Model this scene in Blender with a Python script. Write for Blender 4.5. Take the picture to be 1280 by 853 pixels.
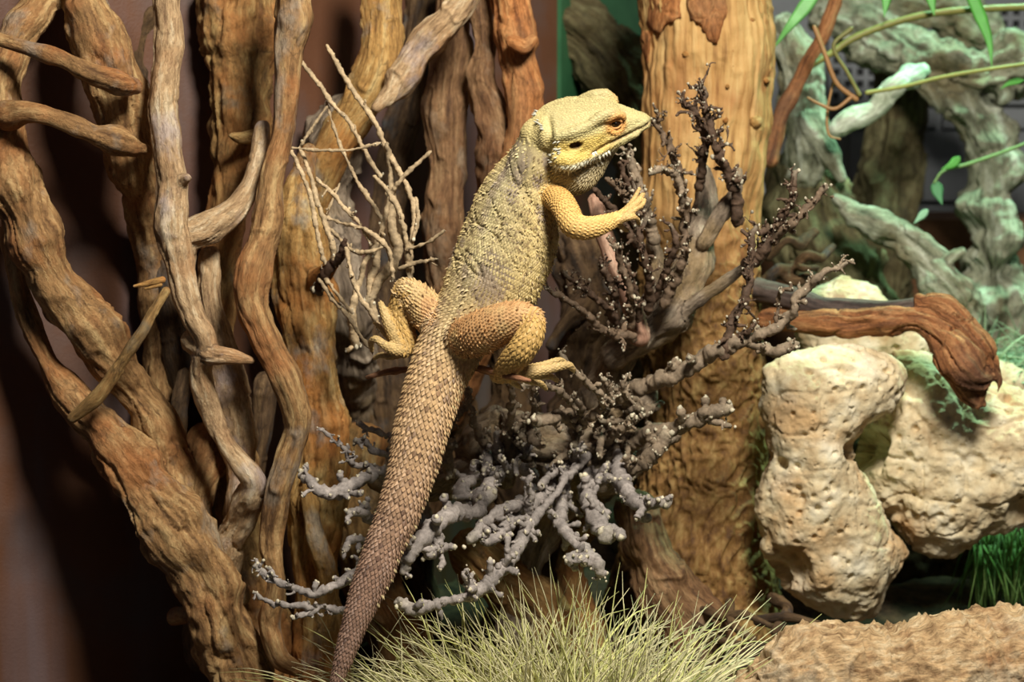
import bpy, math, random
import numpy as np
from mathutils import Vector, Matrix
from mathutils.kdtree import KDTree
from mathutils.bvhtree import BVHTree

for o in list(bpy.data.objects):
    bpy.data.objects.remove(o)
scene = bpy.context.scene
COL = scene.collection
random.seed(5)
rng = np.random.default_rng(11)

# ------------------------------------------------------------------ camera, light, exposure
FPX = 2389.0                                   # focal length in pixels of a 1280 x 853 frame
CAM = np.array([0.0, -1.2, 0.42])
PITCH = math.radians(8.0)
RIGHT = np.array([1.0, 0, 0])
FWD = np.array([0, math.cos(PITCH), -math.sin(PITCH)])
UP = np.array([0, math.sin(PITCH), math.cos(PITCH)])


def at(px, py, d):
    return CAM + RIGHT * ((px - 640) / FPX * d) - UP * ((py - 426.5) / FPX * d) + FWD * d


cam_data = bpy.data.cameras.new('camera')
cam_data.sensor_width = 36.0
cam_data.lens = 36.0 * FPX / 1280.0
cam_data.clip_start = 0.02
cam_data.dof.use_dof = True
cam_data.dof.focus_distance = 1.2
cam_data.dof.aperture_fstop = 9.0
cam = bpy.data.objects.new('camera', cam_data)
COL.objects.link(cam)
cam.location = CAM
cam.rotation_euler = (math.radians(90) - PITCH, 0, 0)
scene.camera = cam

world = bpy.data.worlds.new('terrarium_hall')
scene.world = world
world.use_nodes = True
bg = world.node_tree.nodes['Background']
bg.inputs[0].default_value = (0.80, 0.86, 1.0, 1)
bg.inputs[1].default_value = 0.05


def area(name, loc, target, size, watt, color):
    l = bpy.data.lights.new(name, 'AREA')
    l.shape = 'DISK'
    l.size = size
    l.energy = watt
    l.color = color
    o = bpy.data.objects.new(name, l)
    COL.objects.link(o)
    o.location = loc
    d = Vector(target) - Vector(loc)
    o.rotation_euler = d.to_track_quat('-Z', 'Y').to_euler()
    return o


area('heat_lamp_light', (0.24, -0.62, 1.02), (-0.02, 0.08, 0.28), 0.26, 21.0, (1.0, 0.95, 0.86))
gl = bpy.data.lights.new('green_lamp_light', 'SPOT')
gl.energy = 52.0
gl.color = (0.46, 1.0, 0.72)
gl.spot_size = math.radians(44)
gl.spot_blend = .5
gl.shadow_soft_size = .08
glo = bpy.data.objects.new('green_lamp_light', gl)
COL.objects.link(glo)
glo.location = (0.60, 0.55, 1.05)
glo.rotation_euler = (Vector((0.39, 0.42, 0.30)) - Vector(glo.location)).to_track_quat('-Z', 'Y').to_euler()

vs = scene.view_settings
vs.view_transform = 'Standard'
vs.look = 'None'
vs.gamma = 1.0
vs.use_curve_mapping = False
vs.exposure = 0.0

# ------------------------------------------------------------------ numeric helpers


def lin(r, g, b):
    c = np.array([r, g, b], float) / 255.0
    return tuple(np.where(c <= 0.04045, c / 12.92, ((c + 0.055) / 1.055) ** 2.4))


def _hash(ix, iy, iz, seed):
    n = (ix * 374761393 + iy * 668265263 + iz * 1274126177 + seed * 974634777) & 0xffffffff
    n = ((n ^ (n >> 13)) * 1274126177) & 0xffffffff
    return ((n ^ (n >> 16)) & 0xffff) / 32767.5 - 1.0


def noise(p, seed=0):
    p = np.asarray(p, float)
    i = np.floor(p).astype(np.int64)
    f = p - i
    w = f * f * f * (f * (f * 6 - 15) + 10)
    out = 0
    for dx in (0, 1):
        wx = w[:, 0] if dx else 1 - w[:, 0]
        for dy in (0, 1):
            wy = w[:, 1] if dy else 1 - w[:, 1]
            for dz in (0, 1):
                wz = w[:, 2] if dz else 1 - w[:, 2]
                out = out + wx * wy * wz * _hash(i[:, 0] + dx, i[:, 1] + dy, i[:, 2] + dz, seed)
    return out


def fbm(p, seed=0, octs=4, gain=0.5):
    a, t, q = 1.0, 0, np.asarray(p, float)
    for k in range(octs):
        t = t + a * noise(q, seed + k * 17)
        a *= gain
        q = q * 2.03 + 3.7
    return t


def worley(p, seed=0):
    i = np.floor(p).astype(np.int64)
    f1 = np.full(len(p), 9.0)
    f2 = np.full(len(p), 9.0)
    for dx in (-1, 0, 1):
        for dy in (-1, 0, 1):
            for dz in (-1, 0, 1):
                c = i + np.array([dx, dy, dz])
                j = np.stack([_hash(c[:, 0], c[:, 1], c[:, 2], seed + s) for s in (1, 2, 3)], 1) * .45 + .5
                d = np.linalg.norm(c + j - p, axis=1)
                f2 = np.where(d < f1, f1, np.minimum(f2, d))
                f1 = np.minimum(f1, d)
    return f1, f2


def sstep(a, b, x):
    t = np.clip((x - a) / (b - a), 0, 1)
    return t * t * (3 - 2 * t)


def spline(pts, step):
    P = np.asarray(pts, float)
    if len(P) == 2:
        P = np.vstack([P[0], P.mean(0), P[1]])
    Q = np.vstack([2 * P[0] - P[1], P, 2 * P[-1] - P[-2]])
    out = []
    for k in range(1, len(Q) - 2):
        a, b, c, d = Q[k - 1], Q[k], Q[k + 1], Q[k + 2]
        n = max(2, int(np.linalg.norm((c - b)[:3]) / step) + 1)
        t = (np.arange(n) / n)[:, None]
        out.append(.5 * (2 * b + (c - a) * t + (2 * a - 5 * b + 4 * c - d) * t ** 2 + (3 * b - a - 3 * c + d) * t ** 3))
    out.append(P[-1:])
    o = np.vstack(out)
    lo = P[:, 3:].min(0)
    o[:, 3:4] = np.maximum(o[:, 3:4], lo[:1] * .9)
    return o


REF = np.array([0.07, 1.0, -0.09])
REF /= np.linalg.norm(REF)


def unit(v):
    return v / np.maximum(np.linalg.norm(v, axis=-1, keepdims=True), 1e-12)


def sweep(P, nseg, cap0=1, cap1=1, s0=0.0):
    """P: M x 4 (xyz r) or M x 6 (xyz a b roll). Returns V, quads, tris, bark coords, (s, theta)."""
    P = np.asarray(P, float)
    if P.shape[1] == 4:
        P = np.hstack([P, P[:, 3:4], np.zeros((len(P), 1))])
    T0, T1 = unit(P[1, :3] - P[0, :3]), unit(P[-1, :3] - P[-2, :3])
    pre, post = [], []
    ang = np.radians([82, 62, 42, 20])
    if cap0:
        for a in ang:
            q = P[0].copy()
            q[:3] -= T0 * P[0, 3:5].min() * math.sin(a) * cap0
            q[3:5] *= math.cos(a)
            pre.append(q)
    if cap1:
        for a in ang[::-1]:
            q = P[-1].copy()
            q[:3] += T1 * P[-1, 3:5].min() * math.sin(a) * cap1
            q[3:5] *= math.cos(a)
            post.append(q)
    P = np.vstack(pre + [P] + post)
    C = P[:, :3]
    T = unit(np.gradient(C, axis=0))
    B = unit(np.cross(T, REF))
    N = np.cross(B, T)
    s = s0 + np.concatenate([[0], np.cumsum(np.linalg.norm(np.diff(C, axis=0), axis=1))])
    th = np.arange(nseg) / nseg * 2 * math.pi
    ct, st = np.cos(th)[None, :, None], np.sin(th)[None, :, None]
    cr, sr = np.cos(P[:, 5])[:, None], np.sin(P[:, 5])[:, None]
    A, D = cr * B + sr * N, -sr * B + cr * N
    V = C[:, None] + P[:, 3][:, None, None] * ct * A[:, None] + P[:, 4][:, None, None] * st * D[:, None]
    M = len(C)
    bc = np.zeros((M, nseg, 3))
    bc[..., 0] = P[:, 3:4] * np.cos(th)
    bc[..., 1] = P[:, 4:5] * np.sin(th)
    bc[..., 2] = s[:, None]
    sth = np.zeros((M, nseg, 2))
    sth[..., 0] = s[:, None]
    sth[..., 1] = th[None]
    i = np.arange(M - 1)[:, None] * nseg
    j = np.arange(nseg)[None]
    jn = (j + 1) % nseg
    Q = np.stack([i + j, i + jn, i + nseg + jn, i + nseg + j], -1).reshape(-1, 4)
    V = V.reshape(-1, 3)
    V = np.vstack([V, C[0], C[-1]])
    n = M * nseg
    jj = np.arange(nseg)
    t0 = np.stack([np.full(nseg, n), (jj + 1) % nseg, jj], 1)
    t1 = np.stack([np.full(nseg, n + 1), n - nseg + jj, n - nseg + (jj + 1) % nseg], 1)
    bc = np.vstack([bc.reshape(-1, 3), [0, 0, s[0]], [0, 0, s[-1]]])
    sth = np.vstack([sth.reshape(-1, 2), [s[0], 0], [s[-1], 0]])
    return V, Q, np.vstack([t0, t1]), bc, sth


def build_mesh(name, V, Q, T=None):
    me = bpy.data.meshes.new(name)
    Q = np.asarray(Q, np.int32).reshape(-1, 4)
    T = np.zeros((0, 3), np.int32) if T is None else np.asarray(T, np.int32).reshape(-1, 3)
    me.vertices.add(len(V))
    me.vertices.foreach_set('co', np.asarray(V, np.float32).ravel())
    me.loops.add(Q.size + T.size)
    me.loops.foreach_set('vertex_index', np.concatenate([Q.ravel(), T.ravel()]).astype(np.int32))
    tot = np.concatenate([np.full(len(Q), 4), np.full(len(T), 3)]).astype(np.int32)
    me.polygons.add(len(tot))
    me.polygons.foreach_set('loop_start', np.concatenate([[0], np.cumsum(tot)[:-1]]).astype(np.int32))
    me.polygons.foreach_set('use_smooth', np.ones(len(tot), bool))
    me.update(calc_edges=True)
    me.validate()
    return me


def verts(me):
    a = np.zeros(len(me.vertices) * 3, np.float32)
    me.vertices.foreach_get('co', a)
    return a.reshape(-1, 3).astype(float)


def normals(me):
    a = np.zeros(len(me.vertices) * 3, np.float32)
    me.vertex_normals.foreach_get('vector', a)
    return a.reshape(-1, 3).astype(float)


def set_verts(me, V):
    me.vertices.foreach_set('co', np.asarray(V, np.float32).ravel())
    me.update()


def attr(me, name, data):
    data = np.asarray(data, np.float32)
    if name == 'Col':
        a = me.attributes.new(name, 'FLOAT_COLOR', 'POINT')
        d = np.ones((len(data), 4), np.float32)
        d[:, :3] = data
        a.data.foreach_set('color', d.ravel())
    else:
        a = me.attributes.new(name, 'FLOAT_VECTOR', 'POINT')
        a.data.foreach_set('vector', data.ravel())


def join(parts):
    off, Vs, Qs, Ts, Bs = 0, [], [], [], []
    for p in parts:
        Vs.append(p[0]); Qs.append(p[1] + off); Ts.append(p[2] + off); Bs.append(p[3])
        off += len(p[0])
    return np.vstack(Vs), np.vstack(Qs), np.vstack(Ts), np.vstack(Bs)


def smooth(me, it, lam=.5):
    E = np.zeros(len(me.edges) * 2, np.int32)
    me.edges.foreach_get('vertices', E)
    E = E.reshape(-1, 2)
    V = verts(me)
    n = len(V)
    deg = np.maximum(np.bincount(E.ravel(), minlength=n), 1)[:, None]
    for _ in range(it):
        S = np.zeros_like(V)
        for k in range(3):
            S[:, k] = np.bincount(E[:, 0], V[E[:, 1], k], n) + np.bincount(E[:, 1], V[E[:, 0], k], n)
        V = V + lam * (S / deg - V)
    set_verts(me, V)


def fuse(V, Q, T, voxel, it=2):
    me = build_mesh('tmp', V, Q, T)
    ob = bpy.data.objects.new('tmp', me)
    COL.objects.link(ob)
    m = ob.modifiers.new('r', 'REMESH')
    m.mode = 'VOXEL'
    m.voxel_size = voxel
    dg = bpy.context.evaluated_depsgraph_get()
    out = bpy.data.meshes.new_from_object(ob.evaluated_get(dg))
    bpy.data.objects.remove(ob)
    bpy.data.meshes.remove(me)
    out.polygons.foreach_set('use_smooth', np.ones(len(out.polygons), bool))
    if it:
        smooth(out, it)
    return out


def nearest(src, dst):
    kd = KDTree(len(src))
    for i, v in enumerate(src):
        kd.insert(v, i)
    kd.balance()
    return np.array([kd.find(v)[1] for v in dst])


def link(name, me, mat, parent=None):
    o = bpy.data.objects.new(name, me)
    COL.objects.link(o)
    if mat is not None and not me.materials:
        me.materials.append(mat)
    if parent is not None:
        o.parent = parent
        o.matrix_parent_inverse = Matrix.Translation(-parent.location)
    return o


def tag(o, label, cat, group=None, kind=None):
    o['label'] = label
    o['category'] = cat
    if group:
        o['group'] = group
    if kind:
        o['kind'] = kind
    return o


def empty(name, loc, label, cat, group=None):
    o = bpy.data.objects.new(name, None)
    COL.objects.link(o)
    o.location = loc
    o.empty_display_size = .02
    return tag(o, label, cat, group)


def wpath(pts):
    """(px, py, depth, radius in px) -> world xyz r"""
    return np.array([list(at(x, y, d)) + [r * d / FPX] for x, y, d, r in pts])


# ------------------------------------------------------------------ materials


class NT:
    def __init__(self, name, rough=.75, spec=.3):
        self.m = bpy.data.materials.new(name)
        self.m.use_nodes = True
        self.t = self.m.node_tree
        self.b = self.t.nodes['Principled BSDF']
        self.b.inputs['Roughness'].default_value = rough
        self.b.inputs['Specular IOR Level'].default_value = spec

    def n(self, kind, **kw):
        nd = self.t.nodes.new(kind)
        for k, v in kw.items():
            if k in nd.inputs:
                nd.inputs[k].default_value = v
            else:
                setattr(nd, k, v)
        return nd

    def l(self, a, b):
        self.t.links.new(a, b)

    def coords(self, which, scale=(1, 1, 1)):
        mp = self.n('ShaderNodeMapping')
        mp.inputs['Scale'].default_value = scale
        if which == 'object':
            self.l(self.n('ShaderNodeTexCoord').outputs['Object'], mp.inputs[0])
        else:
            self.l(self.n('ShaderNodeAttribute', attribute_name=which).outputs['Vector'], mp.inputs[0])
        return mp.outputs[0]

    def noise(self, vec, scale, detail=5, rough=.6):
        nd = self.n('ShaderNodeTexNoise', Scale=scale, Detail=detail, Roughness=rough)
        self.l(vec, nd.inputs['Vector'])
        return nd.outputs['Fac']

    def ramp(self, fac, stops):
        r = self.n('ShaderNodeValToRGB')
        e = r.color_ramp.elements
        while len(e) < len(stops):
            e.new(.5)
        for el, (p, c) in zip(e, stops):
            el.position = p
            el.color = (*c, 1) if not isinstance(c, float) else (c, c, c, 1)
        self.l(fac, r.inputs[0])
        return r.outputs[0]

    def mix(self, fac, a, b, mode='MIX'):
        m = self.n('ShaderNodeMix', data_type='RGBA', blend_type=mode)
        for sock, v in ((m.inputs[0], fac), (m.inputs[6], a), (m.inputs[7], b)):
            if isinstance(v, (int, float)):
                sock.default_value = v
            elif isinstance(v, tuple):
                sock.default_value = (*v, 1)
            else:
                self.l(v, sock)
        return m.outputs[2]

    def bump(self, h, strength, dist):
        b = self.n('ShaderNodeBump', Strength=strength, Distance=dist)
        self.l(h, b.inputs['Height'])
        if self.b.inputs['Normal'].links:
            self.l(self.b.inputs['Normal'].links[0].from_socket, b.inputs['Normal'])
        self.l(b.outputs[0], self.b.inputs['Normal'])

    def out(self, col):
        self.l(col, self.b.inputs['Base Color'])
        return self.m


def bark_mat(name, dark, mid, light, patch=None, patch_at=.58, patch2=None, stretch=.16, scale=170, bump=.8, crack=.55, pscale=16):
    dk = lambda c: None if c is None else tuple((np.array(c) * .95 + np.mean(c) * .05) * .95)
    dark, mid, light, patch, patch2 = map(dk, (dark, mid, light, patch, patch2))
    t = NT(name)
    v = t.coords('bco', (1, 1, stretch))
    f = t.noise(v, scale, 8, .68)
    col = t.ramp(f, [(.33, dark), (.50, mid), (.68, light)])
    ob = t.coords('object')
    if patch is not None:
        k = t.ramp(t.noise(ob, pscale, 4, .6), [(patch_at - .06, 0.0), (patch_at + .08, 1.0)])
        col = t.mix(k, col, t.mix(.35, patch, col))
    if patch2 is not None:
        k = t.ramp(t.noise(t.coords('object', (1.0, 1.3, .8)), pscale * 1.9, 5, .6), [(.56, 0.0), (.68, 1.0)])
        col = t.mix(k, col, t.mix(.35, patch2, col))
    vr = t.n('ShaderNodeTexVoronoi', feature='DISTANCE_TO_EDGE', Scale=95.0)
    wob = t.n('ShaderNodeVectorMath', operation='MULTIPLY_ADD')
    nz = t.n('ShaderNodeTexNoise', Scale=120.0, Detail=3)
    vv = t.coords('bco', (1, 1, .42))
    t.l(vv, nz.inputs['Vector'])
    t.l(nz.outputs['Color'], wob.inputs[0])
    wob.inputs[1].default_value = (.012, .012, .012)
    t.l(vv, wob.inputs[2])
    t.l(wob.outputs[0], vr.inputs['Vector'])
    cr = t.ramp(vr.outputs['Distance'], [(0.0, 1.0), (.05, 0.0)])
    crk = t.n('ShaderNodeMath', operation='MULTIPLY')
    t.l(cr, crk.inputs[0])
    kk = t.ramp(t.noise(ob, 40, 3), [(.48, 0.0), (.62, crack)])
    t.l(kk, crk.inputs[1])
    col = t.mix(crk.outputs[0], col, tuple(np.array(dark) * .45))
    fine = t.noise(t.coords('bco', (1, 1, .38)), 520, 6, .72)
    col = t.mix(1.0, col, t.ramp(fine, [(.34, (.62, .60, .58)), (.50, (1.0, 1.0, 1.0)), (.68, (1.22, 1.22, 1.24))]), 'MULTIPLY')
    t.bump(f, bump, .0030)
    t.bump(fine, bump, .0016)
    t.bump(crk.outputs[0], -.7, .002)
    return t.out(col)


def vcol_mat(name, rough=.65, var=.25, nscale=500, bump=.4, spec=.3, bdist=.0006):
    t = NT(name, rough, spec)
    a = t.n('ShaderNodeAttribute', attribute_name='Col').outputs['Color']
    f = t.noise(t.coords('object'), nscale, 5, .65)
    k = t.ramp(f, [(.3, (1 - var, 1 - var, 1 - var)), (.7, (1 + var * .6,) * 3)])
    t.bump(f, bump, bdist)
    return t.out(t.mix(1.0, a, k, 'MULTIPLY'))


def plain_mat(name, c1, c2, scale=60, rough=.7, bump=.3, bdist=.002, spec=.3, detail=6):
    t = NT(name, rough, spec)
    f = t.noise(t.coords('object'), scale, detail, .65)
    t.bump(f, bump, bdist)
    return t.out(t.ramp(f, [(.34, c1), (.66, c2)]))


M_tan = bark_mat('vine_bark_tan', lin(96, 66, 36), lin(158, 118, 70), lin(202, 168, 112), lin(160, 98, 46), .56, lin(150, 138, 120))
M_pale = bark_mat('vine_bark_pale', lin(126, 96, 66), lin(190, 156, 112), lin(226, 206, 168), lin(176, 124, 74), .60, lin(176, 160, 156), crack=.35)
M_olive = bark_mat('vine_bark_olive', lin(84, 60, 30), lin(150, 114, 62), lin(190, 160, 100), lin(160, 100, 44), .52, lin(112, 108, 92))
M_orange = bark_mat('vine_bark_orange', lin(120, 70, 32), lin(184, 118, 60), lin(214, 160, 98), lin(150, 110, 70), .60, None, stretch=.10)
M_brown = bark_mat('stem_bark_brown', lin(80, 54, 34), lin(134, 98, 62), lin(172, 138, 96), lin(120, 78, 44), .58, lin(150, 130, 104), stretch=.12)
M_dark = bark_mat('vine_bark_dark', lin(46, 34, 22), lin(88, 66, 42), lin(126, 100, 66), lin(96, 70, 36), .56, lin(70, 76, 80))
M_yellow = bark_mat('trunk_bark_yellow', lin(110, 76, 34), lin(182, 138, 72), lin(214, 184, 120), lin(184, 112, 44), .52, lin(150, 146, 134), scale=140)
M_grey = bark_mat('grey_bark', lin(86, 72, 58), lin(142, 124, 102), lin(180, 164, 140), lin(150, 124, 80), .58, None, crack=.8)
M_bgwood = bark_mat('background_root_wood', lin(82, 82, 62), lin(158, 160, 132), lin(206, 210, 188), lin(120, 104, 66), .56, lin(90, 96, 76), scale=110)
M_bgolive = bark_mat('background_log_bark', lin(58, 52, 34), lin(104, 96, 62), lin(142, 138, 98), lin(84, 70, 40), .54, None, scale=110)
M_drift = bark_mat('driftwood', lin(84, 48, 26), lin(162, 104, 58), lin(204, 152, 96), lin(96, 70, 54), .60, None, stretch=.07, scale=240)
M_driftdark = bark_mat('driftwood_dark', lin(52, 42, 38), lin(86, 72, 64), lin(112, 98, 88), None, stretch=.1, crack=.1, bump=.4)
M_cork = bark_mat('cork_log', lin(130, 96, 60), lin(208, 172, 122), lin(236, 212, 168), lin(176, 124, 78), .62, lin(206, 190, 158), stretch=.4, scale=150, bump=1.0)
M_twig = vcol_mat('twig_bark', .75, .40, 420, .8)
M_scale = vcol_mat('dragon_scales', .55, .16, 700, .25, .35)
M_skin = vcol_mat('dragon_skin', .6, .22, 900, .5, .3)
M_grass = vcol_mat('grass_blades', .55, .15, 200, .1)
M_leaf = vcol_mat('leaf', .45, .15, 120, .15)
M_soil = plain_mat('soil', lin(38, 28, 20), lin(86, 66, 46), 90, .9, .8, .004)

# central trunk: smooth wood above, flaky bark below
t = NT('central_trunk_wood', .7)
v = t.coords('bco', (1, 1, .07))
f = t.noise(v, 150, 8, .66)
wood_c = t.ramp(f, [(.30, lin(116, 78, 40)), (.46, lin(184, 142, 84)), (.70, lin(212, 180, 120))])
redk = t.ramp(t.noise(t.coords('object'), 12, 4), [(.46, 0.0), (.62, 1.0)])
wood_c = t.mix(redk, wood_c, t.mix(.45, lin(156, 98, 52), wood_c))
f2 = t.noise(t.coords('bco', (1, 1, .7)), 130, 6, .7)
bark_c = t.ramp(f2, [(.32, lin(80, 52, 28)), (.5, lin(136, 100, 54)), (.68, lin(172, 142, 88))])
sx = t.n('ShaderNodeSeparateXYZ')
t.l(t.coords('object'), sx.inputs[0])
hz = t.n('ShaderNodeMath', operation='MULTIPLY_ADD')
t.l(t.noise(t.coords('object'), 30, 4), hz.inputs[0])
hz.inputs[1].default_value = .10
t.l(sx.outputs['Z'], hz.inputs[2])
k = t.ramp(hz.outputs[0], [(.30, 1.0), (.38, 0.0)])
t.bump(f, .8, .0025)
t.bump(f2, .7, .0016)
M_trunk = t.out(t.mix(k, wood_c, bark_c))

# rock
t = NT('porous_limestone', .85, .2)
ob = t.coords('object')
f = t.noise(ob, 38, 8, .62)
col = t.ramp(f, [(.30, lin(168, 140, 100)), (.50, lin(214, 196, 158)), (.68, lin(234, 224, 196))])
k = t.ramp(t.noise(ob, 17, 5, .55), [(.50, 0.0), (.64, .8)])
col = t.mix(k, col, lin(196, 158, 110))
vo = t.n('ShaderNodeTexVoronoi', Scale=150.0)
t.l(ob, vo.inputs['Vector'])
t.bump(t.noise(ob, 190, 6, .7), .7, .002)
pk = t.ramp(vo.outputs['Distance'], [(.10, 0.0), (.26, 1.0)])
t.bump(pk, .5, .0015)
M_rock = t.out(col)

# plaster wall of the tank: brown paint, lilac-grey sheen painted in as streaks
t = NT('painted_wall', .55, .35)
ob = t.coords('object')
f = t.noise(ob, 7, 5, .55)
col = t.ramp(f, [(.36, lin(86, 54, 34)), (.5, lin(98, 64, 44)), (.64, lin(92, 76, 70))])
st = t.noise(t.coords('object', (1, 1, .12)), 16, 4, .5)
col = t.mix(t.ramp(st, [(.46, 0.0), (.66, .55)]), col, lin(104, 98, 104))
t.bump(t.noise(ob, 420, 3, .6), .35, .0008)
M_wall = t.out(col)

# ------------------------------------------------------------------ structure


def box_mesh(name, lo, hi):
    x0, y0, z0 = lo
    x1, y1, z1 = hi
    V = [(x, y, z) for x in (x0, x1) for y in (y0, y1) for z in (z0, z1)]
    Q = [(0, 1, 3, 2), (4, 6, 7, 5), (0, 4, 5, 1), (2, 3, 7, 6), (0, 2, 6, 4), (1, 5, 7, 3)]
    me = build_mesh(name, np.array(V, float), Q)
    me.polygons.foreach_set('use_smooth', np.zeros(6, bool))
    return me


def struct(name, me, mat, parent=None):
    o = link(name, me, mat, parent)
    if parent is None:
        o['kind'] = 'structure'
    return o


def slab_between(name, a, b, z0, z1, th, mat):
    """vertical wall slab from plan point a to plan point b, thickness behind it"""
    a, b = np.array(a, float), np.array(b, float)
    d = (b - a) / np.linalg.norm(b - a)
    nrm = np.array([-d[1], d[0]]) * th
    c = [a, b, b + nrm, a + nrm]
    V = np.array([(p[0], p[1], z) for z in (z0, z1) for p in c])
    Q = [(0, 3, 2, 1), (4, 5, 6, 7), (0, 1, 5, 4), (1, 2, 6, 5), (2, 3, 7, 6), (3, 0, 4, 7)]
    me = build_mesh(name, V, Q)
    me.polygons.foreach_set('use_smooth', np.zeros(6, bool))
    return struct(name, me, mat)


# floor: uneven soil
nx, ny = 150, 150
gx, gy = np.meshgrid(np.linspace(-1.0, 1.4, nx), np.linspace(-.35, 1.5, ny))
G = np.stack([gx.ravel(), gy.ravel(), np.zeros(nx * ny)], 1)
G[:, 2] = .010 * fbm(G * 9, 3) + .004 * fbm(G * 50, 9) - .006
G[:, 2] -= .075 * sstep(-.06, -.24, G[:, 0])
idx = np.arange(nx * ny).reshape(ny, nx)
Q = np.stack([idx[:-1, :-1], idx[:-1, 1:], idx[1:, 1:], idx[1:, :-1]], -1).reshape(-1, 4)
floor = struct('floor', build_mesh('floor', G, Q), M_soil)

wa, wm, wb = at(-170, 426, 1.27), at(330, 426, 1.425), at(700, 426, 1.72)
slab_between('wall_left', wa[:2], wm[:2], -.05, 1.3, .03, M_wall)
slab_between('wall_corner', wm[:2], wb[:2], -.05, 1.3, .03, M_wall)
M_green = plain_mat('green_panel', lin(40, 84, 54), lin(58, 106, 70), 14, .5, .05)
M_panel = plain_mat('grey_plastic_panel', lin(120, 124, 126), lin(140, 144, 146), 18, .5, .05)
M_black = plain_mat('vent_hole_black', lin(16, 18, 18), lin(30, 32, 32), 60, .6, .1)
M_ledge = plain_mat('brown_ledge', lin(104, 72, 46), lin(140, 100, 66), 30, .7, .2)
slab_between('wall_back', (wb[0] - .01, wb[1]), (.20, .86), -.05, 1.3, .03, M_wall)
slab_between('trim_2', (wb[0] + .0, wb[1] - .006), (.19, .85), .34, 1.25, .006, M_green)
slab_between('wall_right', (.19, 1.02), (1.3, 1.02), -.05, 1.3, .03, M_panel)

# ------------------------------------------------------------------ wood builders


def bark_disp(bc, P, A, seed, lump=1.0, ridge=1.0, groove=1.0):
    """A: local radius (m); relief in metres, fibres running along the branch"""
    k = np.clip(A / .014, .25, 2.2)
    d = .0026 * lump * k * fbm(P * 34, seed, 3)
    r = 1 - np.abs(noise(bc * np.array([170, 170, 26]), seed + 5))
    d = d + .0016 * ridge * k * (r - .7)
    r2 = 1 - np.abs(noise(bc * np.array([330, 330, 70]), seed + 8))
    d = d + .0008 * ridge * k * (r2 - .7)
    g = np.abs(noise(bc * np.array([95, 95, 22]) + 4.1, seed + 6))
    d = d - .0016 * groove * k * (1 - sstep(.0, .12, g))
    return d


def wood(name, paths, mat, parent=None, voxel=None, res=.0013, seed=1, lump=1.0, ridge=1.0, groove=1.0, hook=None, caps=(1, 1)):
    parts, rad = [], []
    for p in paths:
        W = wpath(p)
        D = spline(W, res)
        rm = D[:, 3].max()
        D[:, 3] *= 1 + .10 * noise(np.stack([D[:, 0] * 0, D[:, 0] * 0, np.arange(len(D)) * res / (rm * 1.6)], 1) + seed * 3.3, seed)
        D[:, :3] += .10 * rm * np.stack([noise(np.stack([np.arange(len(D)) * res / (rm * 3), np.full(len(D), q), np.full(len(D), seed)], 1), 3) for q in (1.5, 4.5, 7.5)], 1)
        n = int(np.clip(2 * math.pi * rm / res, 12, 260))
        s = sweep(D, n, *caps)
        parts.append(s)
        rad.append(np.hypot(s[3][:, 0], s[3][:, 1]))
    V, Q, T, B = join(parts)
    R = np.concatenate(rad)
    if voxel:
        me = fuse(V, Q, T, voxel, 3)
        i = nearest(V, verts(me))
        B, R = B[i], R[i]
    else:
        me = build_mesh(name, V, Q, T)
    P = verts(me)
    d = bark_disp(B, P, R, seed, lump, ridge, groove)
    if hook is not None:
        d = d + hook(B, P, R)
    set_verts(me, P + normals(me) * d[:, None])
    attr(me, 'bco', B + seed * .37)
    me.name = name
    return link(name, me, mat, parent)


# ---- left side vines
tag(wood('gnarled_vine', [
    [(92, -60, 1.280, 36), (104, 0, 1.270, 38), (118, 40, 1.260, 37), (136, 92, 1.260, 33), (150, 140, 1.270, 29), (160, 185, 1.280, 27), (172, 240, 1.310, 24), (186, 300, 1.340, 22), (196, 380, 1.360, 20), (200, 470, 1.360, 22), (205, 560, 1.340, 26)],
    [(85, -35, 1.280, 22), (50, 5, 1.270, 24), (18, 50, 1.260, 26), (4, 100, 1.250, 24), (4, 150, 1.250, 24), (8, 205, 1.250, 31), (24, 250, 1.250, 37), (42, 296, 1.250, 36), (66, 342, 1.260, 33), (98, 392, 1.270, 33), (132, 440, 1.280, 31), (166, 488, 1.290, 28), (196, 530, 1.300, 27), (212, 590, 1.310, 30), (225, 650, 1.310, 34)],
    [(-14, 46, 1.220, 8), (26, 58, 1.220, 10), (78, 75, 1.215, 10), (112, 93, 1.215, 13), (148, 104, 1.220, 17), (168, 108, 1.235, 12)],
    [(8, 146, 1.230, 18), (34, 140, 1.220, 15), (76, 150, 1.220, 11), (122, 170, 1.225, 12), (156, 181, 1.240, 18), (184, 187, 1.260, 10)],
    [(10, 290, 1.280, 15), (20, 360, 1.280, 16), (38, 418, 1.280, 18), (64, 466, 1.280, 18), (94, 500, 1.280, 21), (120, 530, 1.280, 27), (146, 562, 1.280, 33), (180, 606, 1.280, 37), (212, 648, 1.280, 42), (240, 690, 1.280, 47), (262, 726, 1.280, 45), (276, 764, 1.280, 38), (290, 805, 1.290, 41), (305, 850, 1.300, 44), (316, 900, 1.300, 46), (326, 1000, 1.300, 50)],
    [(258, 560, 1.330, 26), (240, 620, 1.310, 24), (232, 670, 1.300, 28)],
    [(232, 770, 1.310, 10), (218, 772, 1.320, 12)],
], M_tan, voxel=.0014, seed=3, lump=1.5), 'thick gnarled brown vine with looping side stems nearest the painted wall', 'vine')
tag(wood('snapped_stick', [[(207, 364, 1.235, 5.5), (190, 392, 1.232, 6), (178, 415, 1.23, 7.5), (150, 456, 1.235, 7.5), (120, 498, 1.24, 8.5), (90, 522, 1.245, 7)]], M_olive, seed=9, lump=.4, res=.001),
    'thin straight stick leaning across the thick gnarled vine', 'stick')
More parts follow.
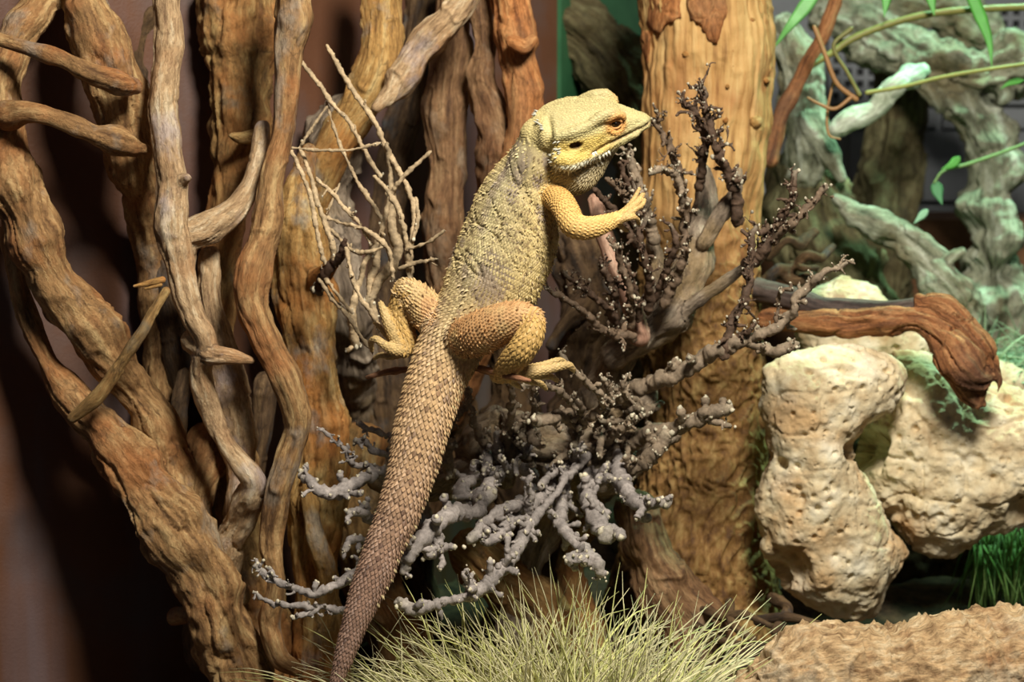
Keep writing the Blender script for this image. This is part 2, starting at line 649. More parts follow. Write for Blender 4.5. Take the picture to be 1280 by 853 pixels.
tag(wood('slender_vine', [
    [(208, -60, 1.25, 17), (209, 0, 1.25, 17), (209, 60, 1.25, 18), (205, 130, 1.25, 18), (212, 200, 1.25, 18), (216, 240, 1.25, 20), (216, 290, 1.25, 21), (224, 342, 1.25, 20), (240, 392, 1.25, 17), (258, 430, 1.25, 15), (252, 468, 1.26, 14), (262, 515, 1.27, 14), (284, 558, 1.27, 14), (306, 584, 1.265, 16), (316, 608, 1.27, 16), (302, 645, 1.285, 20), (282, 682, 1.30, 22), (280, 730, 1.31, 20), (300, 745, 1.31, 14)],
    [(240, 425, 1.26, 15), (264, 444, 1.25, 15), (288, 446, 1.245, 12), (314, 450, 1.25, 6)],
    [(228, 340, 1.27, 16), (232, 300, 1.27, 20), (262, 286, 1.27, 22), (292, 262, 1.27, 17), (314, 230, 1.275, 13), (324, 196, 1.28, 12), (328, 160, 1.29, 10)],
    [(222, 230, 1.25, 10), (234, 223, 1.24, 6)],
    [(262, 320, 1.29, 15), (262, 370, 1.29, 16), (272, 420, 1.29, 18), (280, 470, 1.295, 26), (292, 520, 1.30, 24), (300, 580, 1.31, 22), (296, 640, 1.31, 22)],
], M_pale, voxel=.0013, seed=5, lump=1.1), 'slender pale vine with a forked V joint and a small round knob', 'vine')
tag(wood('thick_vine_trunk', [[(300, -70, 1.36, 52), (301, 0, 1.36, 51), (302, 60, 1.36, 48), (304, 105, 1.355, 40), (300, 150, 1.35, 35), (296, 200, 1.35, 31), (290, 250, 1.345, 27), (276, 300, 1.345, 24), (268, 360, 1.345, 22), (270, 440, 1.345, 24), (285, 540, 1.35, 28), (300, 640, 1.36, 30), (320, 760, 1.36, 34), (330, 860, 1.36, 36), (334, 940, 1.36, 38)],
    [(318, 172, 1.325, 10), (300, 172, 1.31, 8), (288, 170, 1.30, 4)]], M_olive, voxel=.0015, seed=8, lump=1.2, ridge=1.3),
    'thick brown vine trunk with a short snag, narrowing behind the slender pale vine', 'vine')
tag(wood('winding_vine', [[(372, -60, 1.26, 20), (366, 0, 1.26, 23), (368, 25, 1.26, 22), (361, 62, 1.26, 16), (358, 110, 1.26, 15), (352, 170, 1.26, 14), (341, 222, 1.26, 16), (334, 280, 1.26, 20), (318, 336, 1.25, 20), (315, 380, 1.25, 20), (334, 430, 1.25, 20), (358, 480, 1.25, 20), (372, 530, 1.255, 18), (360, 580, 1.26, 18), (344, 628, 1.265, 17), (337, 680, 1.27, 14), (345, 730, 1.27, 12), (338, 780, 1.28, 13), (350, 822, 1.28, 14), (372, 838, 1.28, 10)]],
    M_tan, seed=12, lump=.8, ridge=1.3), 'long winding tan vine running from the top to the soil over the yellow trunk', 'vine')
tag(wood('peeling_trunk', [
    [(385, 190, 1.36, 10), (372, 240, 1.35, 22), (370, 295, 1.35, 36), (376, 350, 1.35, 39), (388, 420, 1.35, 35), (396, 490, 1.35, 34), (400, 550, 1.35, 34), (396, 610, 1.355, 36), (392, 690, 1.36, 30), (400, 770, 1.36, 30), (402, 870, 1.36, 36), (404, 930, 1.36, 38)],
    [(396, 350, 1.33, 14), (412, 335, 1.31, 9), (420, 326, 1.30, 7)],
    [(382, 600, 1.34, 10), (392, 660, 1.33, 12), (408, 720, 1.34, 12), (404, 790, 1.35, 12)],
], M_yellow, voxel=.0015, seed=15, lump=1.0, ridge=1.2), 'yellow-brown trunk with peeling bark and a broken stub behind the winding vine', 'trunk')
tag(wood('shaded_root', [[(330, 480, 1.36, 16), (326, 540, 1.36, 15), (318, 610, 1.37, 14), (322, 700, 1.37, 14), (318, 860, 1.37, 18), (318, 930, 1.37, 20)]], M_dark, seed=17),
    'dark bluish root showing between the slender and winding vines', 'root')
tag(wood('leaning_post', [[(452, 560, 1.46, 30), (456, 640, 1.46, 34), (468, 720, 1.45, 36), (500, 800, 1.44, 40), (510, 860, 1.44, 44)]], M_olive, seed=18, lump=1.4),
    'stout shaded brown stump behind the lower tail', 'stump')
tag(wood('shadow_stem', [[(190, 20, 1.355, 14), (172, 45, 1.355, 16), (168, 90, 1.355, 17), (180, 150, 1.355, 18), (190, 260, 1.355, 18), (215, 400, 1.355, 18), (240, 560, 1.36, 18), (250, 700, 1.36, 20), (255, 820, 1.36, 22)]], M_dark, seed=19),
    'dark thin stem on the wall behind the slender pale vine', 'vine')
tag(wood('twining_root', [[(232, 470, 1.33, 10), (222, 520, 1.32, 12), (218, 560, 1.32, 14), (228, 600, 1.31, 14), (246, 620, 1.31, 12)]], M_dark, seed=20),
    'short dark root looping at the fork of the gnarled vine', 'root')
# splinter on slender vine
tag(wood('wood_splinter', [[(203, 350, 1.235, 4), (186, 354, 1.232, 3.5), (168, 358, 1.23, 1.5)], [(200, 356, 1.235, 3), (182, 361, 1.232, 1.5)]], M_yellow, seed=22, res=.0007, lump=.3),
    'small torn splinter sticking out from the slender pale vine', 'splinter')

# ---- upper middle stems
tag(wood('diagonal_branch', [
    [(592, -60, 1.36, 17), (586, -10, 1.36, 16), (560, 22, 1.36, 18), (528, 55, 1.36, 21), (508, 88, 1.36, 18), (492, 114, 1.355, 13), (472, 136, 1.35, 7)],
], M_pale, seed=24, ridge=1.6, groove=1.6), 'pale ridged branch slanting down from the top beside the ochre stem', 'branch')
tag(wood('ochre_stem', [[(478, -60, 1.38, 24), (478, 0, 1.38, 24), (479, 45, 1.38, 25), (470, 92, 1.38, 27), (450, 130, 1.385, 24), (424, 172, 1.39, 24), (402, 215, 1.40, 24), (390, 260, 1.41, 20)]], M_yellow, seed=25, ridge=.6, lump=.7),
    'smooth ochre stem bending down behind the thin pale twigs', 'branch')
tag(wood('grey_stump', [[(432, 140, 1.41, 26), (418, 190, 1.42, 34), (412, 240, 1.43, 26), (420, 310, 1.43, 32), (428, 370, 1.42, 34), (434, 420, 1.44, 30), (440, 500, 1.50, 22), (450, 600, 1.54, 22), (455, 760, 1.55, 26), (455, 820, 1.55, 30)]], M_grey, seed=26, lump=1.6, groove=1.5),
    'cracked grey-brown stump behind the thin pale twigs', 'stump')
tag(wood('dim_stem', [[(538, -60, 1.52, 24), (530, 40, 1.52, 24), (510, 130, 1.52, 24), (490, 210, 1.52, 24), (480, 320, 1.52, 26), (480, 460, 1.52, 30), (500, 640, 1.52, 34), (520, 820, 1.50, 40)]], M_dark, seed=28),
    'dim brown stem in shadow behind the pale ridged branch', 'branch')
tag(wood('fibrous_stem', [[(566, -40, 1.45, 22), (564, 20, 1.45, 24), (562, 70, 1.45, 25), (556, 130, 1.45, 23), (555, 200, 1.45, 22), (553, 260, 1.45, 25), (556, 320, 1.46, 25), (566, 400, 1.48, 24), (540, 520, 1.52, 24), (500, 660, 1.55, 26), (460, 810, 1.55, 30)]], M_brown, seed=29, ridge=1.2),
    'straight fibrous brown stem directly left of the lizard\'s shoulder', 'branch')
tag(wood('bulging_stem', [[(592, -60, 1.43, 18), (600, 10, 1.43, 17), (606, 60, 1.43, 17), (602, 100, 1.43, 22), (614, 140, 1.43, 28), (626, 190, 1.43, 29), (622, 250, 1.44, 28), (606, 340, 1.46, 28), (580, 430, 1.50, 26), (545, 560, 1.54, 26), (500, 700, 1.56, 26), (480, 800, 1.56, 26)]], M_brown, seed=30, lump=1.4),
    'brown stem bulging wide below a narrow neck, behind the lizard\'s shoulder', 'branch')
tag(wood('orange_stem', [[(634, -60, 1.41, 26), (640, 0, 1.41, 29), (648, 45, 1.41, 27), (646, 70, 1.41, 22), (654, 110, 1.41, 25), (656, 170, 1.41, 27), (652, 240, 1.43, 26), (632, 330, 1.45, 24), (600, 420, 1.48, 22), (560, 520, 1.50, 22)],
    [(640, 52, 1.385, 8), (656, 58, 1.385, 9), (666, 50, 1.39, 8)]], M_orange, voxel=.0015, seed=31, ridge=.8), 'smooth orange stem with a pinched fold, behind the lizard\'s neck', 'branch')
tag(wood('mossy_log', [[(650, 10, 1.72, 42), (710, 40, 1.72, 46), (760, 85, 1.72, 46), (800, 140, 1.72, 50), (830, 210, 1.72, 60), (840, 420, 1.72, 70), (840, 720, 1.72, 80)]], M_bgolive, seed=33, lump=1.6, res=.002),
    'dark mossy log leaning behind the lizard\'s head against the green wall', 'log')

# ---- central trunk
def trunk_hook(B, P, R):
    f1, f2 = worley(P * np.array([105, 105, 80]) + .8 * noise(P * 60, 4)[:, None], 5)
    low = 1 - sstep(.25, .33, P[:, 2] + .03 * noise(P * 30, 2))
    plates = (sstep(.04, .30, f2 - f1) - .5) * .0032 + (0.0012 * noise(P * 75, 6))
    fib = (1 - np.abs(noise(B * np.array([70, 70, 5]), 7))) * .0020 - .0014 + .0008 * noise(B * np.array([190, 190, 12]), 9) - .0016 * (1 - sstep(0, .05, np.abs(noise(B * np.array([45, 45, 5]), 12))))
    return low * plates + (1 - low) * fib


trunk = tag(wood('tree_trunk', [[(878, -80, 1.50, 80), (884, 0, 1.50, 82), (888, 60, 1.50, 82), (890, 130, 1.50, 80), (888, 200, 1.50, 77), (882, 260, 1.50, 75), (884, 330, 1.50, 74), (882, 400, 1.50, 76), (880, 480, 1.50, 78), (878, 560, 1.50, 80), (872, 630, 1.50, 86), (866, 690, 1.50, 96), (860, 750, 1.51, 112), (858, 790, 1.51, 120)]],
    M_trunk, seed=36, res=.0016, lump=.5, ridge=.35, groove=.3, hook=trunk_hook), 'broad upright tree trunk, bare golden wood above and flaky bark below', 'trunk')
def knot_on(px, py, d, r, mat=None):
    W = np.array([list(at(px, py, d + .012)) + [r * d / FPX * 1.25], list(at(px, py, d + .002)) + [r * d / FPX], list(at(px, py, d - .002)) + [r * d / FPX * .7]])
    s = sweep(spline(W, .001), 14, .2, .6)
    me = build_mesh('knot', *s[:3])
    P = verts(me)
    set_verts(me, P + normals(me) * (.0006 * noise(P * 300, 3))[:, None])
    attr(me, 'bco', s[3])
    o = link('knot', me, mat or M_yellow, trunk)
    return o


for px, py, r in ((943, 153, 9), (857, 68, 5), (907, 151, 4), (958, 101, 4), (916, 64, 3), (909, 109, 3), (940, 25, 4), (916, 84, 3), (949, 61, 3)):
    off = (px - 888) / 80.0
    knot_on(px, py, 1.50 - .050 * math.sqrt(max(.05, 1 - off * off)) - .002, r)
# bark flakes clinging at the top of the trunk
for pts, th in (
    ([(806, -20), (808, 30), (822, 44), (836, 28), (850, 22), (852, -20)], 5),
    ([(856, -20), (862, 22), (876, 32), (886, 52), (898, 56), (900, 38), (908, 20), (906, -20)], 6),
    ([(804, 40), (802, 62), (808, 82), (814, 60), (812, 40)], 4),
):
    poly = np.array(pts, float)
    c = poly.mean(0)
    V, n = [], len(poly)
    # dense outline
    dense = np.vstack([poly[i] + (poly[(i + 1) % n] - poly[i]) * tt for i in range(n) for tt in np.linspace(0, 1, 6, endpoint=False)])
    dense += np.stack([noise(np.hstack([dense * .13, np.zeros((len(dense), 1))]), q) for q in (1, 2)], 1) * 2.2
    def dep(p, lift):
        off = np.clip((p[0] - 888) / 84.0, -.985, .985)
        return 1.50 - .0515 * math.sqrt(1 - off * off) - lift
    m = len(dense)
    for sc, lift in ((1.0, -.004), (1.0, .0018), (.82, .0042), (.4, .005)):
        for p in dense:
            q = c + (p - c) * sc
            V.append(at(q[0], q[1], dep(q, lift + .0014 * math.sin(q[0] * .6 + q[1] * .23))))
    V.append(at(c[0], c[1], dep(c, .005)))
    Q = [(k * m + i, k * m + (i + 1) % m, (k + 1) * m + (i + 1) % m, (k + 1) * m + i) for k in range(3) for i in range(m)]
    T = [(3 * m + i, 3 * m + (i + 1) % m, 4 * m) for i in range(m)]
    me = build_mesh('bark_flake', np.array(V), Q, T)
    attr(me, 'bco', np.array(V))
    link('bark_flake', me, M_orange, trunk)

tag(wood('knotted_root', [[(700, 270, 1.50, 22), (722, 320, 1.48, 28), (738, 390, 1.47, 32), (726, 460, 1.47, 34), (716, 560, 1.46, 34), (700, 700, 1.45, 32), (690, 800, 1.44, 36)], [(726, 380, 1.45, 16), (702, 410, 1.44, 12), (690, 432, 1.44, 8)]], M_dark, voxel=.0016, seed=38, lump=2.2, groove=1.6),  # lumpy root in dark bark, put in as dark background of the gap
    'knotted root, darkened to back the gap, standing behind the lizard between the orange stem and golden trunk', 'root')
tag(wood('filler_root', [[(628, 440, 1.52, 22), (640, 500, 1.51, 30), (622, 570, 1.50, 34), (640, 660, 1.48, 32), (650, 790, 1.47, 38)]], M_dark, seed=39, lump=2.0),  # dark root added to fill the gap and hide the lit wall
    'added dark root filling the gap behind the base of the tail', 'root')
# ---- low roots under the shrubs
tag(wood('slanting_root', [[(590, 690, 1.40, 30), (630, 730, 1.39, 34), (672, 770, 1.38, 36), (720, 820, 1.37, 38), (750, 860, 1.36, 40)]], M_olive, seed=40, lump=1.5),
    'thick greenish-brown root slanting down behind the pale grass tuft', 'root')
tag(wood('upright_root', [[(752, 560, 1.40, 16), (738, 640, 1.40, 17), (716, 690, 1.40, 16), (718, 740, 1.39, 18), (735, 790, 1.38, 24), (740, 850, 1.38, 26)]], M_olive, seed=41),
    'upright olive root standing between the grass and the grey shrub', 'root')
tag(wood('buttress_root', [[(800, 640, 1.40, 26), (812, 700, 1.40, 30), (830, 740, 1.40, 36), (852, 770, 1.40, 40), (880, 800, 1.40, 34)]], M_brown, seed=42, lump=1.5),
    'dull brown buttress root at the foot of the golden trunk', 'root')
tag(wood('pink_stem', [[(745, 250, 1.33, 10), (757, 296, 1.33, 11), (770, 336, 1.33, 12), (788, 380, 1.34, 13), (800, 420, 1.35, 14)]], bark_mat('smooth_pink_bark', lin(130, 92, 72), lin(176, 134, 108), lin(200, 164, 136), stretch=.1, crack=.1, bump=.3), seed=43, lump=.5, ridge=.4),
    'smooth pinkish stem below the lizard\'s forearm', 'branch')

# ------------------------------------------------------------------ twigs and shrubs
C_PALE = np.array(lin(206, 190, 158))
C_BUD = np.array(lin(224, 212, 182))


class Tubes:
    def __init__(self):
        self.p, self.c = [], []

    def add(self, D, n, col, cap=(1, 1), knob=0.0):
        if knob:
            s = np.arange(len(D))
            D = D.copy()
            D[:, 3] *= 1 + knob * noise(np.stack([s * .55, s * 0 + random.random() * 99, s * 0], 1), 2)
        q = sweep(D, n, *cap)
        self.p.append(q[:4])
        self.c.append(np.tile(np.asarray(col), (len(q[0]), 1)) if np.ndim(col) == 1 else col)

    def ball(self, c, r, col):
        th = 6
        a = np.radians([-60, -20, 20, 60])
        D = np.array([[c[0], c[1], c[2] + r * math.sin(t), r * math.cos(t)] for t in a])
        self.add(D, th, col, (.4, .4))

    def mesh(self, name, mat, parent=None, disp=.0007):
        V, Q, T, B = join(self.p)
        me = build_mesh(name, V, Q, T)
        attr(me, 'Col', np.vstack(self.c))
        if disp:
            P = verts(me)
            set_verts(me, P + normals(me) * (disp * fbm(P * 300, 4, 3, .65))[:, None])
        return link(name, me, mat, parent)


def rand_dir(bias, spread=1.0):
    v = np.array([random.gauss(0, 1) for _ in range(3)])
    v = v / np.linalg.norm(v) * spread + np.asarray(bias)
    return v / np.linalg.norm(v)


def twig(tb, p, d, L, r, col, depth, bias, buds=True):
    n = 5
    P = [np.append(p, r)]
    q, dd = np.array(p, float), np.array(d, float)
    for k in range(n):
        dd = unit(dd + .28 * np.array([random.gauss(0, 1) for _ in range(3)]) + .12 * np.asarray(bias))
        q = q + dd * L / n
        P.append(np.append(q, r * (1 - .13 * (k + 1))))
    D = spline(np.array(P), max(r * .9, .0012))
    tb.add(D, 7, col * random.uniform(.8, 1.2), (0, 1), .35)
    if depth > 0:
        for k in range(random.randint(1, 3)):
            i = random.randint(len(D) // 4, len(D) - 1)
            twig(tb, D[i, :3], unit(dd + .9 * rand_dir((0, 0, 0))), L * random.uniform(.3, .65), r * .75, col, depth - 1, bias, buds)
    if buds:
        for k in range(random.randint(0, 2)):
            o = np.array([random.gauss(0, 1) for _ in range(3)]) * r * .4
            tb.ball(q + o, r * random.uniform(.40, .62), C_BUD * random.uniform(.35, .9))


def sprig(name, path, parent, col, ntw=6, L=22, tr=2.6, bias=(0, -.3, .5), depth=1, knob=.3, knobs=6, nseg=12, label=None, stubs=0, kink=.40, rough=.22):
    tb = Tubes()
    W = path if isinstance(path, np.ndarray) else wpath(path)
    D = spline(W, .0011)
    n = len(D)
    k = np.arange(n)
    ph = random.random() * 50
    rm = D[:, 3].mean()
    # crooked growth: kinks about every two diameters
    D[:, :3] += rm * kink * np.stack([noise(np.stack([k * .0011 / (rm * 2.2) + q, k * 0 + ph, k * 0], 1), 3) for q in (1, 40, 80)], 1)
    # swollen nodes
    D[:, 3] *= 1 + knob * .7 * np.abs(noise(np.stack([k * .0011 / (rm * 1.1), k * 0 + ph, k * 0], 1), 5)) - knob * .25
    cc = np.asarray(col)[None] * (1 + .3 * noise(np.stack([k * .3, D[:, 0] * 50, D[:, 2] * 50], 1), 8))[:, None]
    tipk = np.clip((k - n * .9) / (n * .1 + 1), 0, 1)[:, None] * .35
    cc = cc * (1 - tipk) + C_BUD * .7 * tipk
    full = np.repeat(np.vstack([cc[:1]] * 4 + [cc] + [cc[-1:]] * 4), nseg, 0)
    full = np.vstack([full, cc[:1], cc[-1:]])
    tb.add(D, nseg, full, (1, .6))
    V, Q, T, Bc = tb.p[-1]
    r_ = np.repeat(np.concatenate([np.full(4, D[0, 3]), D[:, 3], np.full(4, D[-1, 3])]), nseg)
    r_ = np.append(r_, [0, 0])
    g = fbm(V * (1.1 / rm) * .9, 6, 3, .6)
    ax = np.vstack([np.repeat(np.vstack([D[:1, :3]] * 4 + [D[:, :3]] + [D[-1:, :3]] * 4), nseg, 0), D[:1, :3], D[-1:, :3]])
    V = V + unit(V - ax) * (r_ * (rough * g))[:, None]
    tb.p[-1] = (V, Q, T, Bc)
    px = 1.25 / FPX
    for _ in range(ntw):
        i = random.randint(int(n * .15), n - 1)
        Tn = unit(D[min(i + 1, n - 1), :3] - D[max(i - 1, 0), :3])
        twig(tb, D[i, :3], unit(rand_dir(bias, .8) + .3 * Tn), L * px * random.uniform(.5, 1.2), tr * px * random.uniform(.75, 1.15), np.asarray(col), depth, bias)
    for _ in range(stubs):
        i = random.randint(int(n * .12), n - 1)
        r = D[i, 3]
        o = rand_dir((0, -.35, .15))
        ln = r * random.uniform(1.2, 2.2)
        rr = r * random.uniform(.35, .6)
        q0, q1 = D[i, :3] + o * r * .3, D[i, :3] + o * (r + ln * .5)
        q2 = q1 + unit(o + .7 * rand_dir((0, 0, .2))) * ln * .6
        tb.add(spline(np.array([np.append(q0, rr), np.append(q1, rr * .95), np.append(q2, rr * 1.05)]), .001), 8, np.asarray(col) * random.uniform(.8, 1.25), (0, .5), .3)
        tb.ball(q2 + unit(q2 - q1) * rr * .45, rr * .62, C_BUD * random.uniform(.55, .95))
        if random.random() < .6:
            tb.ball(q2 + rand_dir((0, 0, 0)) * rr * 1.0, rr * .45, C_BUD * random.uniform(.55, .95))
    for _ in range(knobs):
        i = random.randint(int(n * .2), n - 1)
        r = D[i, 3]
        o = rand_dir((0, -.4, .1))
        tb.ball(D[i, :3] + o * r * .85, r * random.uniform(.3, .55), np.asarray(col) * random.uniform(.8, 1.25))
        if random.random() < .6:
            tb.ball(D[i, :3] + o * r * 1.2, r * .24, C_BUD * .8)
    for _ in range(3):
        tb.ball(D[-1, :3] + np.array([random.gauss(0, 1) for _ in range(3)]) * D[-1, 3] * .7, D[-1, 3] * .45, C_BUD * random.uniform(.6, 1))
    o = tb.mesh(name, M_twig, parent)
    if label:
        o['label'] = label
    return o


C_BROWN = np.array(lin(112, 92, 72))
C_DBROWN = np.array(lin(88, 68, 52))
C_LILAC = np.array(lin(152, 142, 134))
C_GREY = np.array(lin(138, 120, 98))

# dark brown budded shrub against the trunk
shrub1 = empty('budded_shrub', at(800, 425, 1.36), 'dark brown shrub of short budded twigs growing against the golden trunk', 'shrub')
wood('root_crown', [
    [(770, 440, 1.38, 24), (800, 415, 1.37, 30), (835, 385, 1.37, 30), (862, 340, 1.38, 28), (872, 300, 1.39, 22), (880, 250, 1.40, 16), (878, 215, 1.40, 10)],
    [(790, 420, 1.36, 16), (820, 360, 1.36, 14), (812, 290, 1.36, 9), (798, 240, 1.36, 7), (788, 200, 1.36, 5)],
    [(850, 390, 1.36, 12), (880, 370, 1.35, 10), (910, 350, 1.34, 9), (936, 330, 1.33, 7)],
    [(880, 300, 1.37, 13), (905, 260, 1.37, 12), (918, 240, 1.37, 9), (922, 215, 1.37, 7)],
    [(780, 430, 1.40, 26), (760, 480, 1.40, 28), (740, 540, 1.40, 30), (750, 600, 1.40, 30)],
], M_grey, shrub1, voxel=.0015, seed=50, lump=1.8)
for px, py, d, r in ((862, 318, 1.352, 9), (880, 316, 1.36, 7), (843, 398, 1.33, 8), (822, 345, 1.345, 6), (900, 290, 1.355, 6)):
    pass
S1 = [
    ([(792, 422, 1.33, 6), (755, 414, 1.31, 5), (727, 388, 1.29, 4), (704, 372, 1.28, 3.6), (684, 362, 1.275, 3)], 6, 20),
    ([(772, 408, 1.33, 5), (759, 386, 1.31, 4.5), (730, 362, 1.29, 4), (705, 342, 1.28, 3)], 7, 20),
    ([(767, 400, 1.33, 6), (766, 360, 1.31, 5), (750, 332, 1.30, 4)], 7, 18),
    ([(788, 406, 1.33, 6), (788, 368, 1.31, 5), (779, 338, 1.30, 4.5), (769, 305, 1.29, 4)], 5, 16),
    ([(800, 400, 1.33, 5), (791, 355, 1.31, 4), (783, 328, 1.30, 3.5)], 4, 14),
    ([(812, 384, 1.33, 6), (810, 338, 1.31, 5), (800, 300, 1.30, 4), (808, 272, 1.30, 3)], 8, 20),
    ([(830, 380, 1.33, 7), (846, 346, 1.32, 6), (857, 318, 1.31, 5.5), (857, 280, 1.31, 5), (862, 250, 1.30, 4)], 8, 20),
    ([(818, 375, 1.33, 5), (836, 330, 1.31, 4.5), (846, 300, 1.30, 4), (838, 280, 1.30, 3)], 6, 18),
    ([(817, 300, 1.34, 8), (808, 262, 1.33, 7), (800, 235, 1.33, 6), (792, 210, 1.33, 5), (785, 188, 1.33, 4)], 7, 22),
    ([(857, 292, 1.33, 6), (854, 264, 1.32, 5.5), (850, 232, 1.31, 5), (834, 213, 1.30, 4.5), (814, 216, 1.29, 4)], 5, 16),
    ([(922, 275, 1.36, 8), (918, 238, 1.35, 7), (905, 204, 1.34, 6), (891, 177, 1.33, 5), (885, 146, 1.33, 5), (876, 106, 1.33, 4)], 22, 24),
    ([(874, 234, 1.36, 6), (878, 204, 1.35, 5), (881, 170, 1.34, 5), (870, 143, 1.33, 4), (852, 124, 1.33, 3.5)], 16, 24),
    ([(850, 240, 1.36, 6), (846, 210, 1.35, 5), (836, 180, 1.34, 4), (818, 150, 1.34, 3.5)], 10, 22),
    ([(905, 443, 1.30, 7), (912, 409, 1.30, 6), (931, 375, 1.30, 6), (936, 348, 1.30, 5), (939, 314, 1.30, 5), (943, 282, 1.30, 4)], 12, 22),
    ([(936, 332, 1.32, 8), (955, 310, 1.31, 8), (968, 290, 1.31, 7), (985, 262, 1.30, 5), (992, 240, 1.30, 5), (995, 214, 1.30, 4)], 16, 20),
    ([(966, 300, 1.31, 6), (988, 280, 1.30, 5), (1012, 258, 1.30, 4.5), (1033, 233, 1.30, 4)], 7, 16),
    ([(790, 492, 1.34, 11), (830, 474, 1.32, 10), (878, 450, 1.31, 10), (905, 434, 1.30, 9), (932, 426, 1.30, 8), (956, 416, 1.295, 7), (983, 399, 1.29, 6), (1000, 368, 1.285, 5), (1024, 345, 1.28, 4.5), (1046, 333, 1.28, 4), (1066, 326, 1.28, 3.5)], 9, 16),
    ([(936, 428, 1.30, 7), (964, 440, 1.295, 7), (978, 438, 1.29, 6.5), (994, 432, 1.29, 6)], 2, 10),
    ([(970, 402, 1.29, 3), (973, 384, 1.29, 2.6), (975, 366, 1.285, 2.4), (989, 362, 1.28, 2.2)], 1, 6),
    ([(920, 425, 1.30, 4), (938, 412, 1.29, 3), (944, 404, 1.29, 2.6)], 1, 6),
    ([(745, 238, 1.30, 3), (760, 256, 1.31, 4), (782, 280, 1.32, 5), (800, 310, 1.33, 5)], 6, 18),
    ([(760, 222, 1.30, 3), (782, 250, 1.31, 4), (795, 280, 1.32, 5)], 6, 18),
    ([(775, 205, 1.31, 3), (790, 240, 1.32, 4), (806, 275, 1.33, 5)], 6, 18),
]
for i, (p, n, L) in enumerate(S1):
    c = C_GREY if i in (8, 16, 17, 9) else (C_DBROWN if i % 3 else C_BROWN)
    sprig('branch', p, shrub1, c * 1.0, int(n * 1.6) + 2, L, 2.4, (0, -.3, .55), 1, .3, 8, stubs=len(p))

# grey-lilac knobby shrub hanging below the lizard
shrub2 = empty('knobby_shrub', at(735, 560, 1.34), 'grey knobby shrub of twisted branches hanging below the lizard and around its tail', 'shrub')
wood('root_crown', [
    [(585, 560, 1.36, 20), (625, 545, 1.35, 27), (680, 560, 1.36, 34), (740, 575, 1.36, 40), (800, 560, 1.36, 28), (836, 545, 1.35, 18)],
    [(620, 520, 1.36, 16), (628, 560, 1.34, 20), (632, 600, 1.35, 12)],
    [(740, 580, 1.37, 34), (760, 530, 1.37, 28), (790, 500, 1.36, 20), (806, 496, 1.34, 13)],
    [(700, 600, 1.38, 30), (680, 660, 1.39, 24), (660, 720, 1.39, 22), (640, 790, 1.38, 24)],
    [(600, 575, 1.36, 20), (560, 600, 1.36, 22), (520, 610, 1.36, 20), (470, 600, 1.36, 14)],
], M_grey, shrub2, voxel=.0015, seed=60, lump=2.4)
